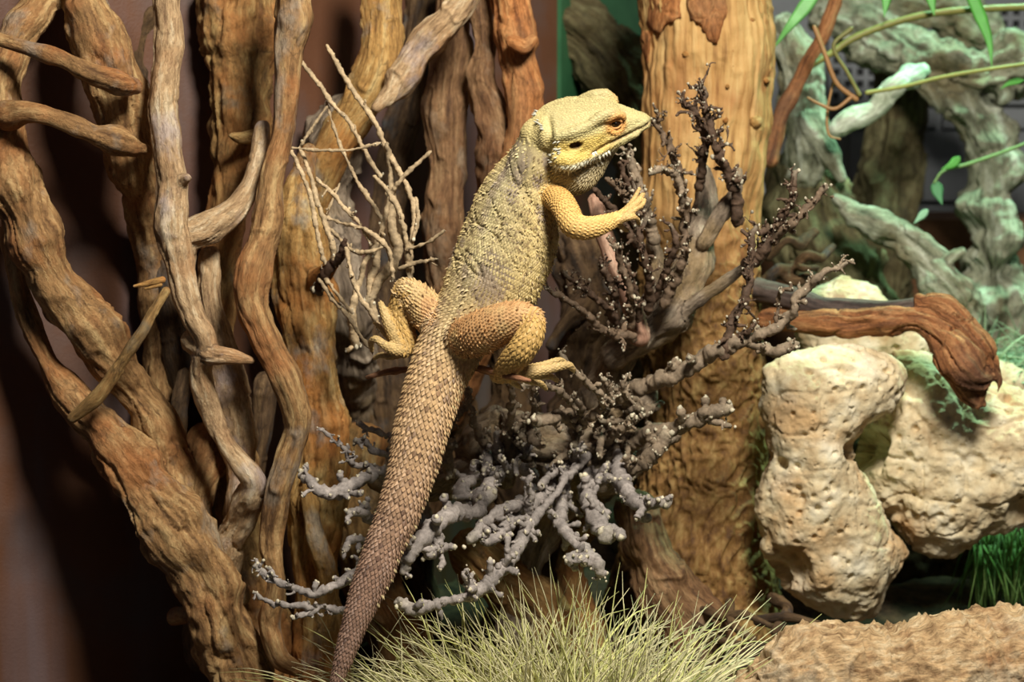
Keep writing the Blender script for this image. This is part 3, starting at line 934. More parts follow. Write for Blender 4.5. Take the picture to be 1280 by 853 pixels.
S2 = [
    ([(735, 570, 1.32, 6), (710, 597, 1.29, 4.5), (678, 636, 1.27, 5), (656, 664, 1.25, 8), (645, 690, 1.24, 8), (630, 708, 1.23, 9), (606, 732, 1.22, 9), (580, 748, 1.215, 7), (550, 754, 1.21, 6), (522, 763, 1.21, 8), (500, 752, 1.21, 6)], 9, 12, 12),
    ([(625, 590, 1.33, 9), (606, 616, 1.29, 9), (594, 638, 1.26, 10), (568, 642, 1.24, 9), (540, 662, 1.23, 11), (515, 690, 1.22, 9), (506, 718, 1.22, 5)], 8, 12, 12),
    ([(545, 664, 1.235, 8), (548, 684, 1.23, 8), (536, 694, 1.225, 7)], 4, 10, 8),
    ([(690, 600, 1.32, 8), (660, 640, 1.28, 8), (644, 634, 1.26, 8), (622, 640, 1.25, 7), (604, 658, 1.245, 8), (588, 673, 1.24, 6)], 4, 10, 10),
    ([(648, 645, 1.27, 7), (632, 660, 1.25, 7), (620, 672, 1.245, 7), (604, 676, 1.24, 5)], 3, 10, 8),
    ([(708, 600, 1.33, 8), (700, 640, 1.29, 8), (705, 664, 1.27, 8), (722, 678, 1.26, 7), (734, 694, 1.25, 9), (745, 706, 1.245, 10), (751, 720, 1.245, 4)], 6, 10, 16),
    ([(730, 690, 1.25, 8), (716, 697, 1.245, 7), (712, 700, 1.24, 6)], 0, 8, 3),
    ([(730, 590, 1.33, 10), (735, 624, 1.30, 10), (741, 648, 1.28, 10), (757, 664, 1.27, 12), (764, 668, 1.265, 11)], 2, 10, 5),
    ([(775, 570, 1.33, 9), (776, 594, 1.31, 10), (784, 616, 1.29, 9), (802, 632, 1.28, 9), (832, 630, 1.27, 8)], 6, 10, 14),
    ([(770, 590, 1.33, 8), (796, 582, 1.31, 9), (818, 568, 1.30, 9), (836, 544, 1.30, 8)], 8, 12, 10),
    ([(790, 560, 1.33, 8), (806, 546, 1.32, 9), (830, 538, 1.31, 9), (858, 530, 1.30, 9), (884, 518, 1.29, 9), (912, 509, 1.285, 7)], 5, 10, 10),
    ([(880, 522, 1.29, 6), (896, 528, 1.288, 5), (912, 532, 1.285, 3.5)], 0, 8, 2),
    ([(726, 532, 1.30, 7), (740, 520, 1.28, 6), (754, 506, 1.27, 5), (747, 490, 1.26, 4.5), (728, 474, 1.25, 4), (716, 462, 1.245, 3.6), (700, 440, 1.245, 3)], 9, 16, 6),
    ([(790, 510, 1.32, 6), (775, 498, 1.30, 5), (760, 484, 1.29, 4), (756, 474, 1.28, 3)], 9, 14, 5),
    ([(800, 505, 1.32, 5), (782, 494, 1.30, 4), (778, 480, 1.29, 3.5), (784, 470, 1.29, 3)], 6, 12, 5),
    ([(727, 530, 1.30, 7), (726, 510, 1.28, 5), (712, 500, 1.265, 4.5), (696, 488, 1.25, 4.5), (670, 478, 1.24, 3.5), (652, 484, 1.24, 3)], 12, 16, 8),
    ([(716, 530, 1.31, 7), (708, 520, 1.29, 7), (690, 522, 1.27, 7.5), (670, 524, 1.26, 7)], 2, 10, 5),
    ([(632, 558, 1.33, 7), (638, 526, 1.29, 5), (640, 500, 1.27, 4), (638, 478, 1.26, 3)], 8, 18, 5),
    ([(660, 540, 1.32, 5), (668, 515, 1.29, 4), (664, 495, 1.27, 3.5), (676, 480, 1.26, 3)], 8, 16, 5),
    ([(610, 560, 1.33, 6), (596, 540, 1.31, 5), (590, 514, 1.30, 4), (578, 484, 1.30, 3)], 10, 16, 5),
    ([(600, 600, 1.34, 8), (585, 600, 1.31, 9), (575, 615, 1.29, 9), (590, 630, 1.28, 9), (615, 620, 1.28, 8)], 10, 12, 14),
    ([(565, 600, 1.34, 7), (560, 575, 1.32, 6), (566, 555, 1.31, 5)], 8, 14, 8),
    ([(480, 592, 1.30, 7), (466, 594, 1.27, 7), (446, 604, 1.26, 8), (412, 617, 1.25, 8), (392, 606, 1.25, 7), (376, 594, 1.26, 6)], 12, 11, 10),
    ([(478, 660, 1.30, 7), (466, 652, 1.27, 7), (452, 640, 1.255, 7), (436, 642, 1.25, 5)], 8, 12, 8),
    ([(476, 682, 1.30, 5), (458, 678, 1.27, 5), (440, 674, 1.255, 5), (431, 690, 1.25, 4)], 4, 9, 6),
    ([(470, 700, 1.28, 6), (446, 715, 1.25, 6), (428, 727, 1.235, 6), (410, 738, 1.23, 6), (386, 741, 1.23, 5), (360, 733, 1.23, 4.5), (340, 726, 1.23, 4), (317, 706, 1.23, 3)], 6, 14, 5),
    ([(472, 750, 1.27, 5), (446, 759, 1.25, 4.5), (428, 763, 1.24, 4), (398, 760, 1.235, 4), (374, 758, 1.23, 4), (340, 755, 1.23, 3.4), (317, 741, 1.23, 2.6)], 3, 12, 3),
    ([(400, 760, 1.235, 3.4), (388, 767, 1.232, 3.2), (370, 772, 1.23, 3)], 0, 8, 1),
    ([(345, 728, 1.23, 3.2), (330, 722, 1.23, 2.8), (320, 700, 1.23, 2.2)], 3, 9, 2),
    ([(496, 575, 1.31, 5), (484, 570, 1.29, 4.5), (468, 564, 1.28, 4.5), (455, 552, 1.275, 4), (444, 551, 1.27, 3.5)], 3, 9, 4),
    ([(496, 548, 1.31, 4), (482, 544, 1.29, 3.6), (462, 536, 1.28, 3.4), (446, 530, 1.28, 3)], 1, 8, 2),
    ([(470, 585, 1.29, 5), (454, 584, 1.28, 4), (439, 578, 1.275, 4), (428, 560, 1.27, 3), (402, 536, 1.27, 2)], 5, 10, 4),
    ([(660, 640, 1.26, 5), (664, 622, 1.255, 4), (660, 604, 1.25, 3.5), (666, 592, 1.25, 3)], 7, 9, 5),
    ([(590, 745, 1.22, 6), (584, 730, 1.215, 6), (578, 716, 1.21, 4)], 7, 10, 5),
]
for i, (p, n, L, k) in enumerate(S2):
    low = i not in (9, 10, 11, 12, 13, 14, 15, 16, 17, 18, 19, 21)
    c = C_LILAC * random.uniform(.85, 1.1) if low else C_GREY * .9
    sprig('branch', p, shrub2, c, n, L, 2.6 if not low else 3.0, (0, -.4, .35) if low else (0, -.3, .6), 1 if L > 9 else 0, .5 if low else .3, k, stubs=int(len(p) * (1.7 if low else 1.2)))
# short knobby shoots crowding the crown
for i in range(30):
    x, y = random.uniform(575, 850), random.uniform(505, 625)
    d = 1.345 - .02 * random.random()
    a = random.uniform(0, 6.28)
    ln = random.uniform(18, 42)
    r = random.uniform(3.5, 7.5)
    q = [(x, y, d, r * 1.1), (x + ln * .4 * math.cos(a) + random.uniform(-5, 5), y + ln * .4 * math.sin(a), d - .018, r), (x + ln * math.cos(a), y + ln * math.sin(a) + random.uniform(-8, 8), d - .035, r * .75)]
    sprig('shoot', q, shrub2, (C_LILAC if y > 560 else C_GREY) * random.uniform(.6, 1.05), random.randint(2, 5), 13, 2.4, (0, -.4, .5), 1, .5, 4, stubs=3)

tag(wood('perch_twig', [[(459, 472, 1.235, 2.4), (486, 465, 1.235, 4), (513, 462, 1.236, 4), (550, 456, 1.235, 4), (588, 458, 1.21, 4), (622, 467, 1.172, 4), (645, 472, 1.158, 3.4), (662, 476, 1.155, 2)], [(572, 458, 1.222, 3.4), (604, 464, 1.20, 3.6), (634, 474, 1.19, 3)]], bark_mat('reddish_twig_bark', lin(112, 72, 46), lin(158, 108, 74), lin(190, 146, 108), crack=.1, bump=.4), seed=63, res=.0008, lump=.5, ridge=.5),
    'thin reddish twig crossing behind the base of the tail', 'twig')

# pale thin twig bundle
bundle = empty('twig_bundle', at(440, 440, 1.27), 'bundle of thin pale dry twigs between the yellow trunk and the lizard', 'twigs')
C_TW = np.array(lin(182, 158, 122))
BT = [
    ([(409, 58, 1.29, 4), (432, 98, 1.29, 4.2), (452, 128, 1.285, 4.5), (470, 155, 1.28, 4.6), (484, 188, 1.28, 4.6), (498, 212, 1.275, 4.6), (512, 240, 1.27, 4.8), (518, 270, 1.27, 5), (514, 305, 1.27, 5), (512, 360, 1.28, 6)], 1),
    ([(375, 76, 1.30, 3.5), (395, 100, 1.30, 3.8), (414, 128, 1.295, 3.8), (436, 152, 1.29, 3.8), (452, 180, 1.29, 3.8), (464, 204, 1.285, 4), (476, 222, 1.285, 4)], 2),
    ([(408, 128, 1.30, 2.2), (420, 168, 1.295, 2.5), (432, 196, 1.29, 3), (446, 226, 1.285, 3.4), (462, 250, 1.28, 3.6), (480, 278, 1.275, 4)], 0),
    ([(364, 185, 1.27, 2), (400, 188, 1.27, 2.6), (440, 187, 1.27, 2.8), (476, 179, 1.27, 2)], 0),
    ([(408, 134, 1.29, 1.8), (390, 160, 1.285, 2.2), (374, 186, 1.28, 2.2)], 1),
    ([(363, 188, 1.28, 3), (378, 218, 1.275, 3.6), (390, 252, 1.27, 4), (398, 300, 1.27, 4), (406, 330, 1.275, 4)], 0),
    ([(376, 186, 1.28, 3), (388, 220, 1.275, 4), (396, 250, 1.27, 5), (406, 280, 1.27, 5), (416, 305, 1.27, 5.5), (418, 330, 1.275, 6)], 1),
    ([(396, 224, 1.285, 3), (418, 244, 1.275, 3.4), (432, 262, 1.27, 3.4), (448, 278, 1.27, 3), (464, 306, 1.27, 2.6)], 2),
    ([(408, 272, 1.28, 2.6), (430, 280, 1.275, 3.4), (450, 284, 1.27, 4), (472, 298, 1.265, 4.2), (486, 314, 1.265, 4.2), (492, 350, 1.27, 4)], 2),
    ([(414, 288, 1.28, 3), (430, 304, 1.275, 3.6), (446, 316, 1.27, 4), (464, 314, 1.265, 3.6), (482, 308, 1.265, 2.6)], 0),
    ([(538, 190, 1.27, 3), (518, 208, 1.27, 3.4), (500, 226, 1.27, 3.8), (488, 246, 1.275, 4), (478, 285, 1.275, 5), (466, 316, 1.28, 5)], 1),
    ([(468, 222, 1.26, 3.4), (484, 238, 1.258, 4.2), (498, 262, 1.255, 4.6), (506, 290, 1.255, 4.6), (510, 320, 1.26, 4.6), (512, 350, 1.265, 4.4)], 1),
    ([(484, 180, 1.275, 4), (488, 210, 1.28, 4), (490, 250, 1.28, 7), (490, 290, 1.28, 9), (498, 310, 1.28, 10), (490, 332, 1.28, 10), (474, 352, 1.285, 9), (458, 380, 1.285, 7)], 0),
    ([(433, 310, 1.26, 3.4), (440, 345, 1.255, 3.6), (452, 375, 1.25, 4), (466, 394, 1.25, 5), (474, 412, 1.255, 4)], 1),
    ([(400, 350, 1.28, 4), (416, 374, 1.275, 4), (436, 396, 1.27, 4), (450, 420, 1.27, 3.4), (462, 436, 1.27, 3)], 0),
    ([(404, 346, 1.28, 3), (420, 366, 1.27, 3), (440, 392, 1.27, 3)], 0),
    ([(510, 312, 1.255, 2.6), (536, 302, 1.25, 3), (556, 288, 1.245, 3)], 0),
    ([(500, 336, 1.26, 3), (524, 328, 1.255, 3), (545, 324, 1.25, 2.6)], 1),
    ([(476, 296, 1.285, 5), (470, 330, 1.285, 6), (462, 360, 1.285, 6), (470, 400, 1.285, 5)], 0),
    ([(520, 248, 1.27, 2.6), (522, 275, 1.268, 4), (516, 300, 1.268, 4)], 0),
    ([(460, 318, 1.28, 4), (450, 350, 1.28, 5), (440, 390, 1.28, 7), (444, 430, 1.29, 8)], 0),
    ([(425, 230, 1.28, 1.8), (416, 250, 1.275, 2.2), (408, 268, 1.275, 2.2)], 2),
]
for p, n in BT:
    p = [(x, y, d, r * .74) for x, y, d, r in p]
    sprig('twig', p, bundle, C_TW * random.uniform(.75, 1.1), n, 12, 1.8, (0, -.2, .2), 0, .10, 2, nseg=9, stubs=1, kink=.15, rough=.12)
sp = sprig('broken_stub', [(432, 300, 1.262, 3), (424, 322, 1.27, 6), (408, 340, 1.28, 7), (394, 362, 1.29, 7)], bundle, np.array(lin(70, 50, 36)), 0, 8, 2, (0, 0, 1), 0, .15, 2)

# ------------------------------------------------------------------ the lizard
U = 1.2 / FPX                                            # one pixel at the lizard
body_pts = [  # px, py, depth, half width px, half height px, roll (deg, back turned to camera's left)
    (712, 166, 1.196, 30, 27, 30), (694, 180, 1.195, 34, 30, 32), (678, 200, 1.195, 40, 33, 34), (659, 229, 1.196, 49, 38, 34), (645, 262, 1.198, 58, 44, 34), (638, 296, 1.20, 66, 48, 34), (621, 340, 1.20, 67, 48, 33), (600, 378, 1.20, 57, 42, 30),
    (574, 414, 1.20, 44, 35, 26), (556, 448, 1.198, 40, 33, 22), (542, 482, 1.195, 37, 32, 18), (531, 520, 1.192, 35, 31, 16), (522, 560, 1.189, 32.5, 29, 14), (511, 602, 1.186, 29, 27, 12), (498, 642, 1.183, 27, 25, 10), (482, 682, 1.18, 24.5, 23, 10), (466, 722, 1.177, 22, 21, 10), (450, 762, 1.174, 18, 17, 10), (436, 802, 1.171, 13.5, 13, 10), (421, 850, 1.168, 9, 9, 10), (407, 895, 1.166, 6, 6, 10), (394, 940, 1.165, 3, 3, 10)]
bp = np.array([list(at(x, y, d)) + [a * d / FPX, b * d / FPX, math.radians(-r)] for x, y, d, a, b, r in body_pts])
BODY = spline(bp, .0012)
ARM = wpath([(682, 244, 1.185, 15), (698, 250, 1.172, 16), (708, 264, 1.16, 16), (717, 282, 1.152, 15.5), (736, 285, 1.153, 14), (758, 279, 1.162, 11), (775, 271, 1.17, 7.5)])
HARM = [wpath(p) for p in (
    [(770, 274, 1.168, 7.5), (784, 265, 1.172, 6.5), (796, 253, 1.178, 4.5), (804, 243, 1.184, 3.2)],
    [(776, 273, 1.165, 5.5), (790, 264, 1.166, 4), (801, 258, 1.17, 3.4), (806, 250, 1.178, 2.8)],
    [(774, 275, 1.164, 5), (788, 272, 1.164, 3.8), (796, 273, 1.17, 3), (799, 280, 1.178, 2.6)],
    [(772, 272, 1.18, 5), (786, 258, 1.188, 4), (794, 246, 1.195, 3.2), (799, 236, 1.20, 2.6)],
    [(768, 276, 1.166, 5), (776, 283, 1.17, 3.6), (784, 288, 1.178, 3)])]
LARM = wpath([(650, 215, 1.235, 16), (668, 222, 1.265, 14), (694, 212, 1.285, 12), (718, 196, 1.30, 10), (734, 184, 1.31, 8)])
HLARM = [wpath(p) for p in ([(733, 185, 1.31, 6), (744, 176, 1.32, 4), (752, 168, 1.33, 3)], [(733, 186, 1.31, 6), (746, 184, 1.32, 4), (754, 178, 1.33, 3)], [(732, 187, 1.31, 6), (743, 191, 1.32, 4), (750, 190, 1.33, 3)])]
RTH = wpath([(580, 424, 1.185, 25), (602, 416, 1.172, 27), (628, 404, 1.163, 25), (650, 398, 1.158, 21), (663, 399, 1.156, 17)])
RSH = wpath([(667, 400, 1.153, 14), (664, 418, 1.150, 16), (652, 438, 1.153, 17), (637, 455, 1.164, 15), (627, 468, 1.176, 11)])
RFT = [wpath(p) for p in (
    [(622, 469, 1.182, 11), (640, 467, 1.175, 11), (660, 465, 1.172, 9), (682, 462, 1.174, 7), (700, 458, 1.178, 5.5), (711, 457, 1.184, 5), (717, 463, 1.192, 3.4)],
    [(650, 467, 1.176, 7), (672, 470, 1.178, 5), (688, 471, 1.184, 4), (697, 476, 1.192, 3)],
    [(645, 468, 1.18, 7), (662, 476, 1.184, 5), (676, 480, 1.192, 4), (682, 486, 1.198, 3)],
    [(655, 463, 1.18, 6), (680, 456, 1.188, 4.5), (698, 450, 1.196, 3.6), (706, 452, 1.202, 2.8)],
    [(632, 470, 1.18, 6), (642, 479, 1.184, 4), (650, 484, 1.19, 3)])]
LTH = wpath([(556, 408, 1.205, 24), (540, 396, 1.208, 24), (526, 380, 1.207, 22), (514, 366, 1.205, 18), (508, 362, 1.204, 14)])
LSH = wpath([(506, 362, 1.206, 14), (500, 385, 1.21, 13.5), (502, 408, 1.212, 14), (508, 426, 1.214, 13), (505, 437, 1.214, 10)])
LFT = [wpath(p) for p in (
    [(506, 436, 1.212, 10), (494, 424, 1.208, 8), (486, 406, 1.206, 7), (480, 390, 1.208, 5.5), (476, 380, 1.214, 4)],
    [(506, 438, 1.212, 9), (492, 438, 1.206, 7), (480, 431, 1.203, 5.5), (470, 424, 1.204, 4.8), (464, 428, 1.21, 4), (465, 438, 1.218, 3)],
    [(502, 440, 1.214, 7), (488, 446, 1.212, 4.5), (476, 444, 1.214, 3.6), (468, 448, 1.22, 2.8)],
    [(500, 432, 1.216, 6), (484, 420, 1.218, 4), (474, 408, 1.222, 3), (468, 404, 1.228, 2.4)])]

# head frame (camera-facing components: x right, y up, z to camera)


def cvec(x, y, z):
    return x * RIGHT + y * UP - z * FWD


ha, he = math.radians(9.0), math.radians(31.0)
HF = cvec(math.cos(ha), math.sin(ha), -.06)
HF /= np.linalg.norm(HF)
HU = cvec(-math.sin(ha) * math.cos(he), math.cos(ha) * math.cos(he), math.sin(he))
HU = unit(HU - HF * HU.dot(HF))
HR = np.cross(HF, HU)
TIP = at(811, 151, 1.185)
H0 = TIP - HF * 130 * U + HU * 4 * U


def hp(f, r, u):
    return H0 + (HF * f + HR * r + HU * u) * U


def head_loft():
    sec = np.array([  # f, half width, top, bottom, squareness
        (-16, 22, 16, 18, 1.0), (-6, 34, 24, 26, .95), (8, 45, 28, 31, .86), (24, 50, 29, 33, .80), (40, 48, 29, 32, .76), (56, 42, 29, 29, .74), (70, 36, 29, 26, .72), (84, 31, 27, 23, .74),
        (96, 27, 20, 21, .80), (108, 22, 13, 19, .86), (118, 17.5, 8, 17, .9), (126, 12, 3, 13, .95), (131, 6, -1, 9, 1.0)], float)
    D = spline(sec[:, [0, 1, 2, 3, 4]] * np.array([1, 1, 1, 1, 1]), 1.0)
    n = 90
    th = np.arange(n) / n * 2 * math.pi
    V = []
    for f, w, tp, bt, e in D:
        c, s = np.cos(th), np.sin(th)
        rr = w * np.sign(c) * np.abs(c) ** e
        uu = np.where(s > 0, tp, bt) * np.sign(s) * np.abs(s) ** e
        # cheeks bulge low at the back of the jaw
        V.append(np.stack([np.full(n, f), rr, uu], 1))
    V = np.array(V)
    M = len(V)
    W = H0 + (V[..., :1] * HF + V[..., 1:2] * HR + V[..., 2:] * HU) * U
    i = np.arange(M - 1)[:, None] * n
    j = np.arange(n)[None]
    Q = np.stack([i + j, i + (j + 1) % n, i + n + (j + 1) % n, i + n + j], -1).reshape(-1, 4)
    W = W.reshape(-1, 3)
    c0, c1 = W[:n].mean(0), W[-n:].mean(0)
    W = np.vstack([W, c0, c1])
    jj = np.arange(n)
    T = np.vstack([np.stack([np.full(n, M * n), (jj + 1) % n, jj], 1), np.stack([np.full(n, M * n + 1), (M - 1) * n + jj, (M - 1) * n + (jj + 1) % n], 1)])
    # orientation
    sth = np.zeros((len(W), 2))
    sth[:M * n, 0] = np.repeat(-D[:, 0] * U, n)
    sth[:M * n, 1] = np.tile(th, M)
    return W, Q[:, ::-1], T[:, ::-1], W.copy(), sth


def htube(pts, n=16):
    P = np.array([list(hp(f, r, u)) + [q * U] for f, r, u, q in pts])
    return sweep(spline(P, .0008), n)


PART = {'body': 0, 'arm': 1, 'thigh': 2, 'shank': 3, 'foot': 4, 'head': 5, 'hand': 6, 'fill': 7}
tubes = [('body', sweep(BODY, 96, .8, 1)), ('arm', sweep(spline(ARM, .001), 40)), ('arm', sweep(spline(LARM, .001), 32)),
         ('thigh', sweep(spline(RTH, .001), 48)), ('shank', sweep(spline(RSH, .001), 40)), ('thigh', sweep(spline(LTH, .001), 44)), ('shank', sweep(spline(LSH, .001), 36))]
tubes.append(('fill', sweep(spline(wpath([(722, 158, 1.19, 30), (698, 170, 1.188, 34), (678, 194, 1.188, 37), (664, 220, 1.191, 37), (652, 248, 1.20, 32), (645, 276, 1.21, 24)]), .001), 48, .6, .6)))
tubes += [('hand', sweep(spline(p, .0007), 16)) for p in HARM + HLARM]
tubes += [('foot', sweep(spline(p, .0007), 18)) for p in RFT + LFT]
tubes.append(('head', head_loft()))
for sgn in (1, -1):
    tubes.append(('head', htube([(56, sgn * 36, 22, 6), (70, sgn * 31, 26, 8), (82, sgn * 28, 26, 8.5), (92, sgn * 25, 20, 6)])))      # brow
    tubes.append(('head', htube([(8, sgn * 40, 12, 7), (28, sgn * 44, 16, 7), (46, sgn * 40, 19, 6), (60, sgn * 34, 20, 5)])))        # temple ridge
    tubes.append(('head', htube([(6, sgn * 42, -14, 11), (20, sgn * 46, -18, 13), (36, sgn * 42, -19, 11), (56, sgn * 34, -18, 8), (84, sgn * 25, -15, 6), (110, sgn * 17, -11, 5)])))  # jaw
tubes.append(('head', htube([(2, 4, -24, 28), (14, 10, -40, 31), (30, 14, -50, 29), (46, 12, -44, 24), (60, 8, -34, 19), (82, 3, -20, 13)], 32)))            # throat pouch
tubes.append(('head', htube([(-8, -2, -4, 24), (4, 0, -4, 28), (18, 0, -4, 26)], 40)))                                              # neck
V, Q, T, B = join([x[1] for x in tubes])
STH = np.vstack([x[1][4] for x in tubes])
PID = np.concatenate([np.full(len(x[1][0]), PART[x[0]]) for x in tubes])
liz = fuse(V, Q, T, .00085, 6)
P = verts(liz)
ni = nearest(V, P)
pid, sth = PID[ni].copy(), STH[ni].copy()
fl = np.where(pid == 7)[0]
body_v = tubes[0][1]
sth[fl] = body_v[4][nearest(body_v[0], P[fl])]
pid[fl] = 0
N = normals(liz)
BODY_LEN = np.concatenate([[0], np.cumsum(np.linalg.norm(np.diff(BODY[:, :3], axis=0), axis=1))])
PELVIS_S = BODY_LEN[np.argmin(np.linalg.norm(BODY[:, :3] - at(574, 414, 1.20), axis=1))]


def head_coords(P):
    d = (P - H0) / U
    return d @ HF, d @ HR, d @ HU


def poly_dist(P, pts):
    best = np.full(len(P), 9.0)
    for a, b in zip(pts[:-1], pts[1:]):
        ab = b - a
        t = np.clip(((P - a) @ ab) / (ab @ ab), 0, 1)
        best = np.minimum(best, np.linalg.norm(P - a - t[:, None] * ab, axis=1))
    return best


EYE_R, EYE_L = hp(86, 33, 13), hp(86, -33, 13)
EAR = hp(31, 50, 0)
MOUTH = [hp(*q) for q in ((130, 6, -3), (122, 17, -4), (108, 23, -5), (90, 29, -7), (72, 36, -10), (58, 41, -14), (50, 44, -16))]
MOUTHL = [hp(f, -r, u) for f, r, u in ((130, 6, -3), (122, 17, -4), (108, 23, -5), (90, 29, -7), (72, 36, -10), (58, 41, -14))]
NOS = hp(114, 20, 5)


def liz_relief(P, pid, sth):
    d = np.zeros(len(P))
    b = pid == 0
    s, th = sth[:, 0], sth[:, 1]
    # skin folds on the flanks, slanting back
    flank = b * sstep(.02, .06, s) * (1 - sstep(PELVIS_S - .03, PELVIS_S - .005, s))
    fold = noise(np.stack([s * 150 - th * 2.6, th * 1.3, s * 18], 1), 21)
    d -= flank * .0013 * (1 - sstep(0, .22, np.abs(fold)))
    d += b * .0007 * fbm(P * 55, 7, 3)
    de = np.linalg.norm(P - EYE_R, axis=1) / U
    de2 = np.linalg.norm(P - EYE_L, axis=1) / U
    for q in (de, de2):
        d += .0010 * np.exp(-((q - 12) / 3.0) ** 2) - .0012 * np.exp(-(q / 6.5) ** 2)
    dr = P - EAR
    ex = np.sqrt(((dr @ HF) / (9.5 * U)) ** 2 + ((dr @ HU) / (6.0 * U)) ** 2 + ((dr @ HR) / (14 * U)) ** 2)
    d -= .0035 * (1 - sstep(.55, 1.05, ex))
    for M in (MOUTH, MOUTHL):
        md = poly_dist(P, M) / U
        d -= .0013 * np.exp(-(md / 2.0) ** 2)
        d += .0005 * np.exp(-((md - 5) / 2.2) ** 2)
    d -= .0018 * np.exp(-(np.linalg.norm(P - NOS, axis=1) / U / 2.2) ** 2)
    f, r, u = head_coords(P)
    neck = (f > -30) & (f < 10)
    d -= .0022 * np.exp(-((f + 2 - .25 * u) / 4.0) ** 2) * sstep(0, 20, r) * (pid == 5)
    d += (pid == 5) * .0004 * fbm(P * 160, 3, 2)
    return d


set_verts(liz, P + N * liz_relief(P, pid, sth)[:, None])


def liz_color(P, pid, sth, wob):
    """pigment of hide and scales, with light falloff painted down the tail"""
    n = len(P)
    s, th = sth[:, 0], sth[:, 1]
    L = lambda r, g, b: np.array(lin(r, g, b))[None]
    mixc = lambda a, b, k: a * (1 - k[:, None]) + b * k[:, None]
    big = fbm(P * 45, 31, 3)
    c = np.tile(L(188, 166, 112), (n, 1))
    # body: theta 270 deg faces the back because the sweep's second axis points away from the camera
    dors = np.cos(th - 1.5 * math.pi)
    c = mixc(c, L(176, 160, 116), sstep(.55, .95, dors) * .7)
    c = mixc(c, L(198, 172, 106), sstep(.6, -.2, dors) * .6)
    spots = noise(np.stack([s * 90 - th * 1.5, th * 2.2, s * 20], 1), 33)
    c = mixc(c, L(128, 112, 104), sstep(.26, .60, spots) * sstep(-.2, .3, dors) * .7)
    stripe = np.exp(-((th - 1.5 * math.pi) / .13) ** 2)
    c = mixc(c, L(206, 192, 140), stripe * .5)
    tail = sstep(PELVIS_S - .05, PELVIS_S + .05, s)  # tail is browner; its darkening toward the tip is painted light falloff
    c = mixc(c, mixc(np.tile(L(190, 156, 112), (n, 1)), L(148, 116, 94), sstep(PELVIS_S + .03, PELVIS_S + .17, s)), tail)
    c = mixc(c, L(110, 84, 70), sstep(PELVIS_S + .10, PELVIS_S + .24, s) * .75)
    ta = mixc(np.tile(L(210, 172, 104), (n, 1)), L(222, 186, 122), sstep(.1, .5, big))
    for name, col in (('arm', (214, 174, 104)), ('thigh', (200, 158, 108)), ('shank', (196, 158, 92)), ('foot', (196, 166, 110)), ('hand', (198, 164, 104))):
        m = pid == PART[name]
        c[m] = L(*col)
        if name == 'thigh':
            c[m] = mixc(c[m], L(206, 178, 124), sstep(.0, .5, big[m]) * .7)
    h = pid == 5
    f, r, u = head_coords(P)
    hc = np.tile(L(190, 178, 124), (n, 1))
    hc = mixc(hc, L(182, 166, 116), sstep(14, 24, u) * .7)
    hc = mixc(hc, L(210, 180, 94), sstep(14, 2, u) * sstep(-34, -14, u) * sstep(96, 60, f) * .9)
    hc = mixc(hc, L(204, 200, 174), sstep(-17, -23, u))
    hc = mixc(hc, L(158, 142, 104), sstep(-27, -36, u))
    hc = mixc(hc, L(198, 180, 122), sstep(12, -6, f))
    de = np.minimum(np.linalg.norm(P - EYE_R, axis=1), np.linalg.norm(P - EYE_L, axis=1)) / U
    hc = mixc(hc, L(222, 158, 84), np.exp(-((de - 10) / 6) ** 2) * .9)
    dr = P - EAR
    ex = np.sqrt(((dr @ HF) / (9.5 * U)) ** 2 + ((dr @ HU) / (6.0 * U)) ** 2 + ((dr @ HR) / (14 * U)) ** 2)
    hc = mixc(hc, L(84, 52, 30), 1 - sstep(.75, 1.0, ex))
    for M in (MOUTH, MOUTHL):
        md = poly_dist(P, M) / U
        hc = mixc(hc, L(196, 140, 108), np.exp(-((md) / 2.2) ** 2) * .8)
    hc = mixc(hc, L(70, 50, 34), np.exp(-(np.linalg.norm(P - NOS, axis=1) / U / 1.8) ** 2))
    c[h] = hc[h]
    return c * (1 + wob)[:, None]


P = verts(liz)
attr(liz, 'Col', np.clip(liz_color(P, pid, sth, .08 * fbm(P * 400, 3, 2)) * .90, 0, 1))
liz.name = 'bearded_lizard'
lizard = empty('lizard', at(574, 430, 1.2), 'tan and yellow spiny bearded lizard clinging to the shrub with its tail hanging down', 'lizard')
hide = link('body', liz, M_skin, lizard)

# ---- scales: small keeled plates laid in rows over the hide
bvh = BVHTree.FromPolygons([tuple(v) for v in P], [tuple(p.vertices) for p in liz.polygons])
SV, SQ, SC = [], [], []
cnt = 0


def scale_plate(p, n, t, L, W, H, tipraise, col):
    """diamond plate: front edge sunk in the hide, keel rising to a raised rear tip"""
    global cnt
    b = np.cross(n, t)
    v = [p - t * L * .55 - n * H * .25, p + b * W * .5 - n * H * .15 + t * L * .05, p - b * W * .5 - n * H * .15 + t * L * .05,
         p + n * H * .8 + t * L * .02, p + t * L * .62 + n * H * tipraise, p + t * L * .40 - n * H * .4]
    SV.extend(v)
    k = cnt
    SQ.extend([(k, k + 3, k + 1), (k, k + 2, k + 3), (k + 1, k + 3, k + 4), (k + 3, k + 2, k + 4), (k + 1, k + 4, k + 5), (k + 4, k + 2, k + 5)])
    base = np.asarray(col)
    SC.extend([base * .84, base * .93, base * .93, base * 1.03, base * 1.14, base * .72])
    cnt += 6


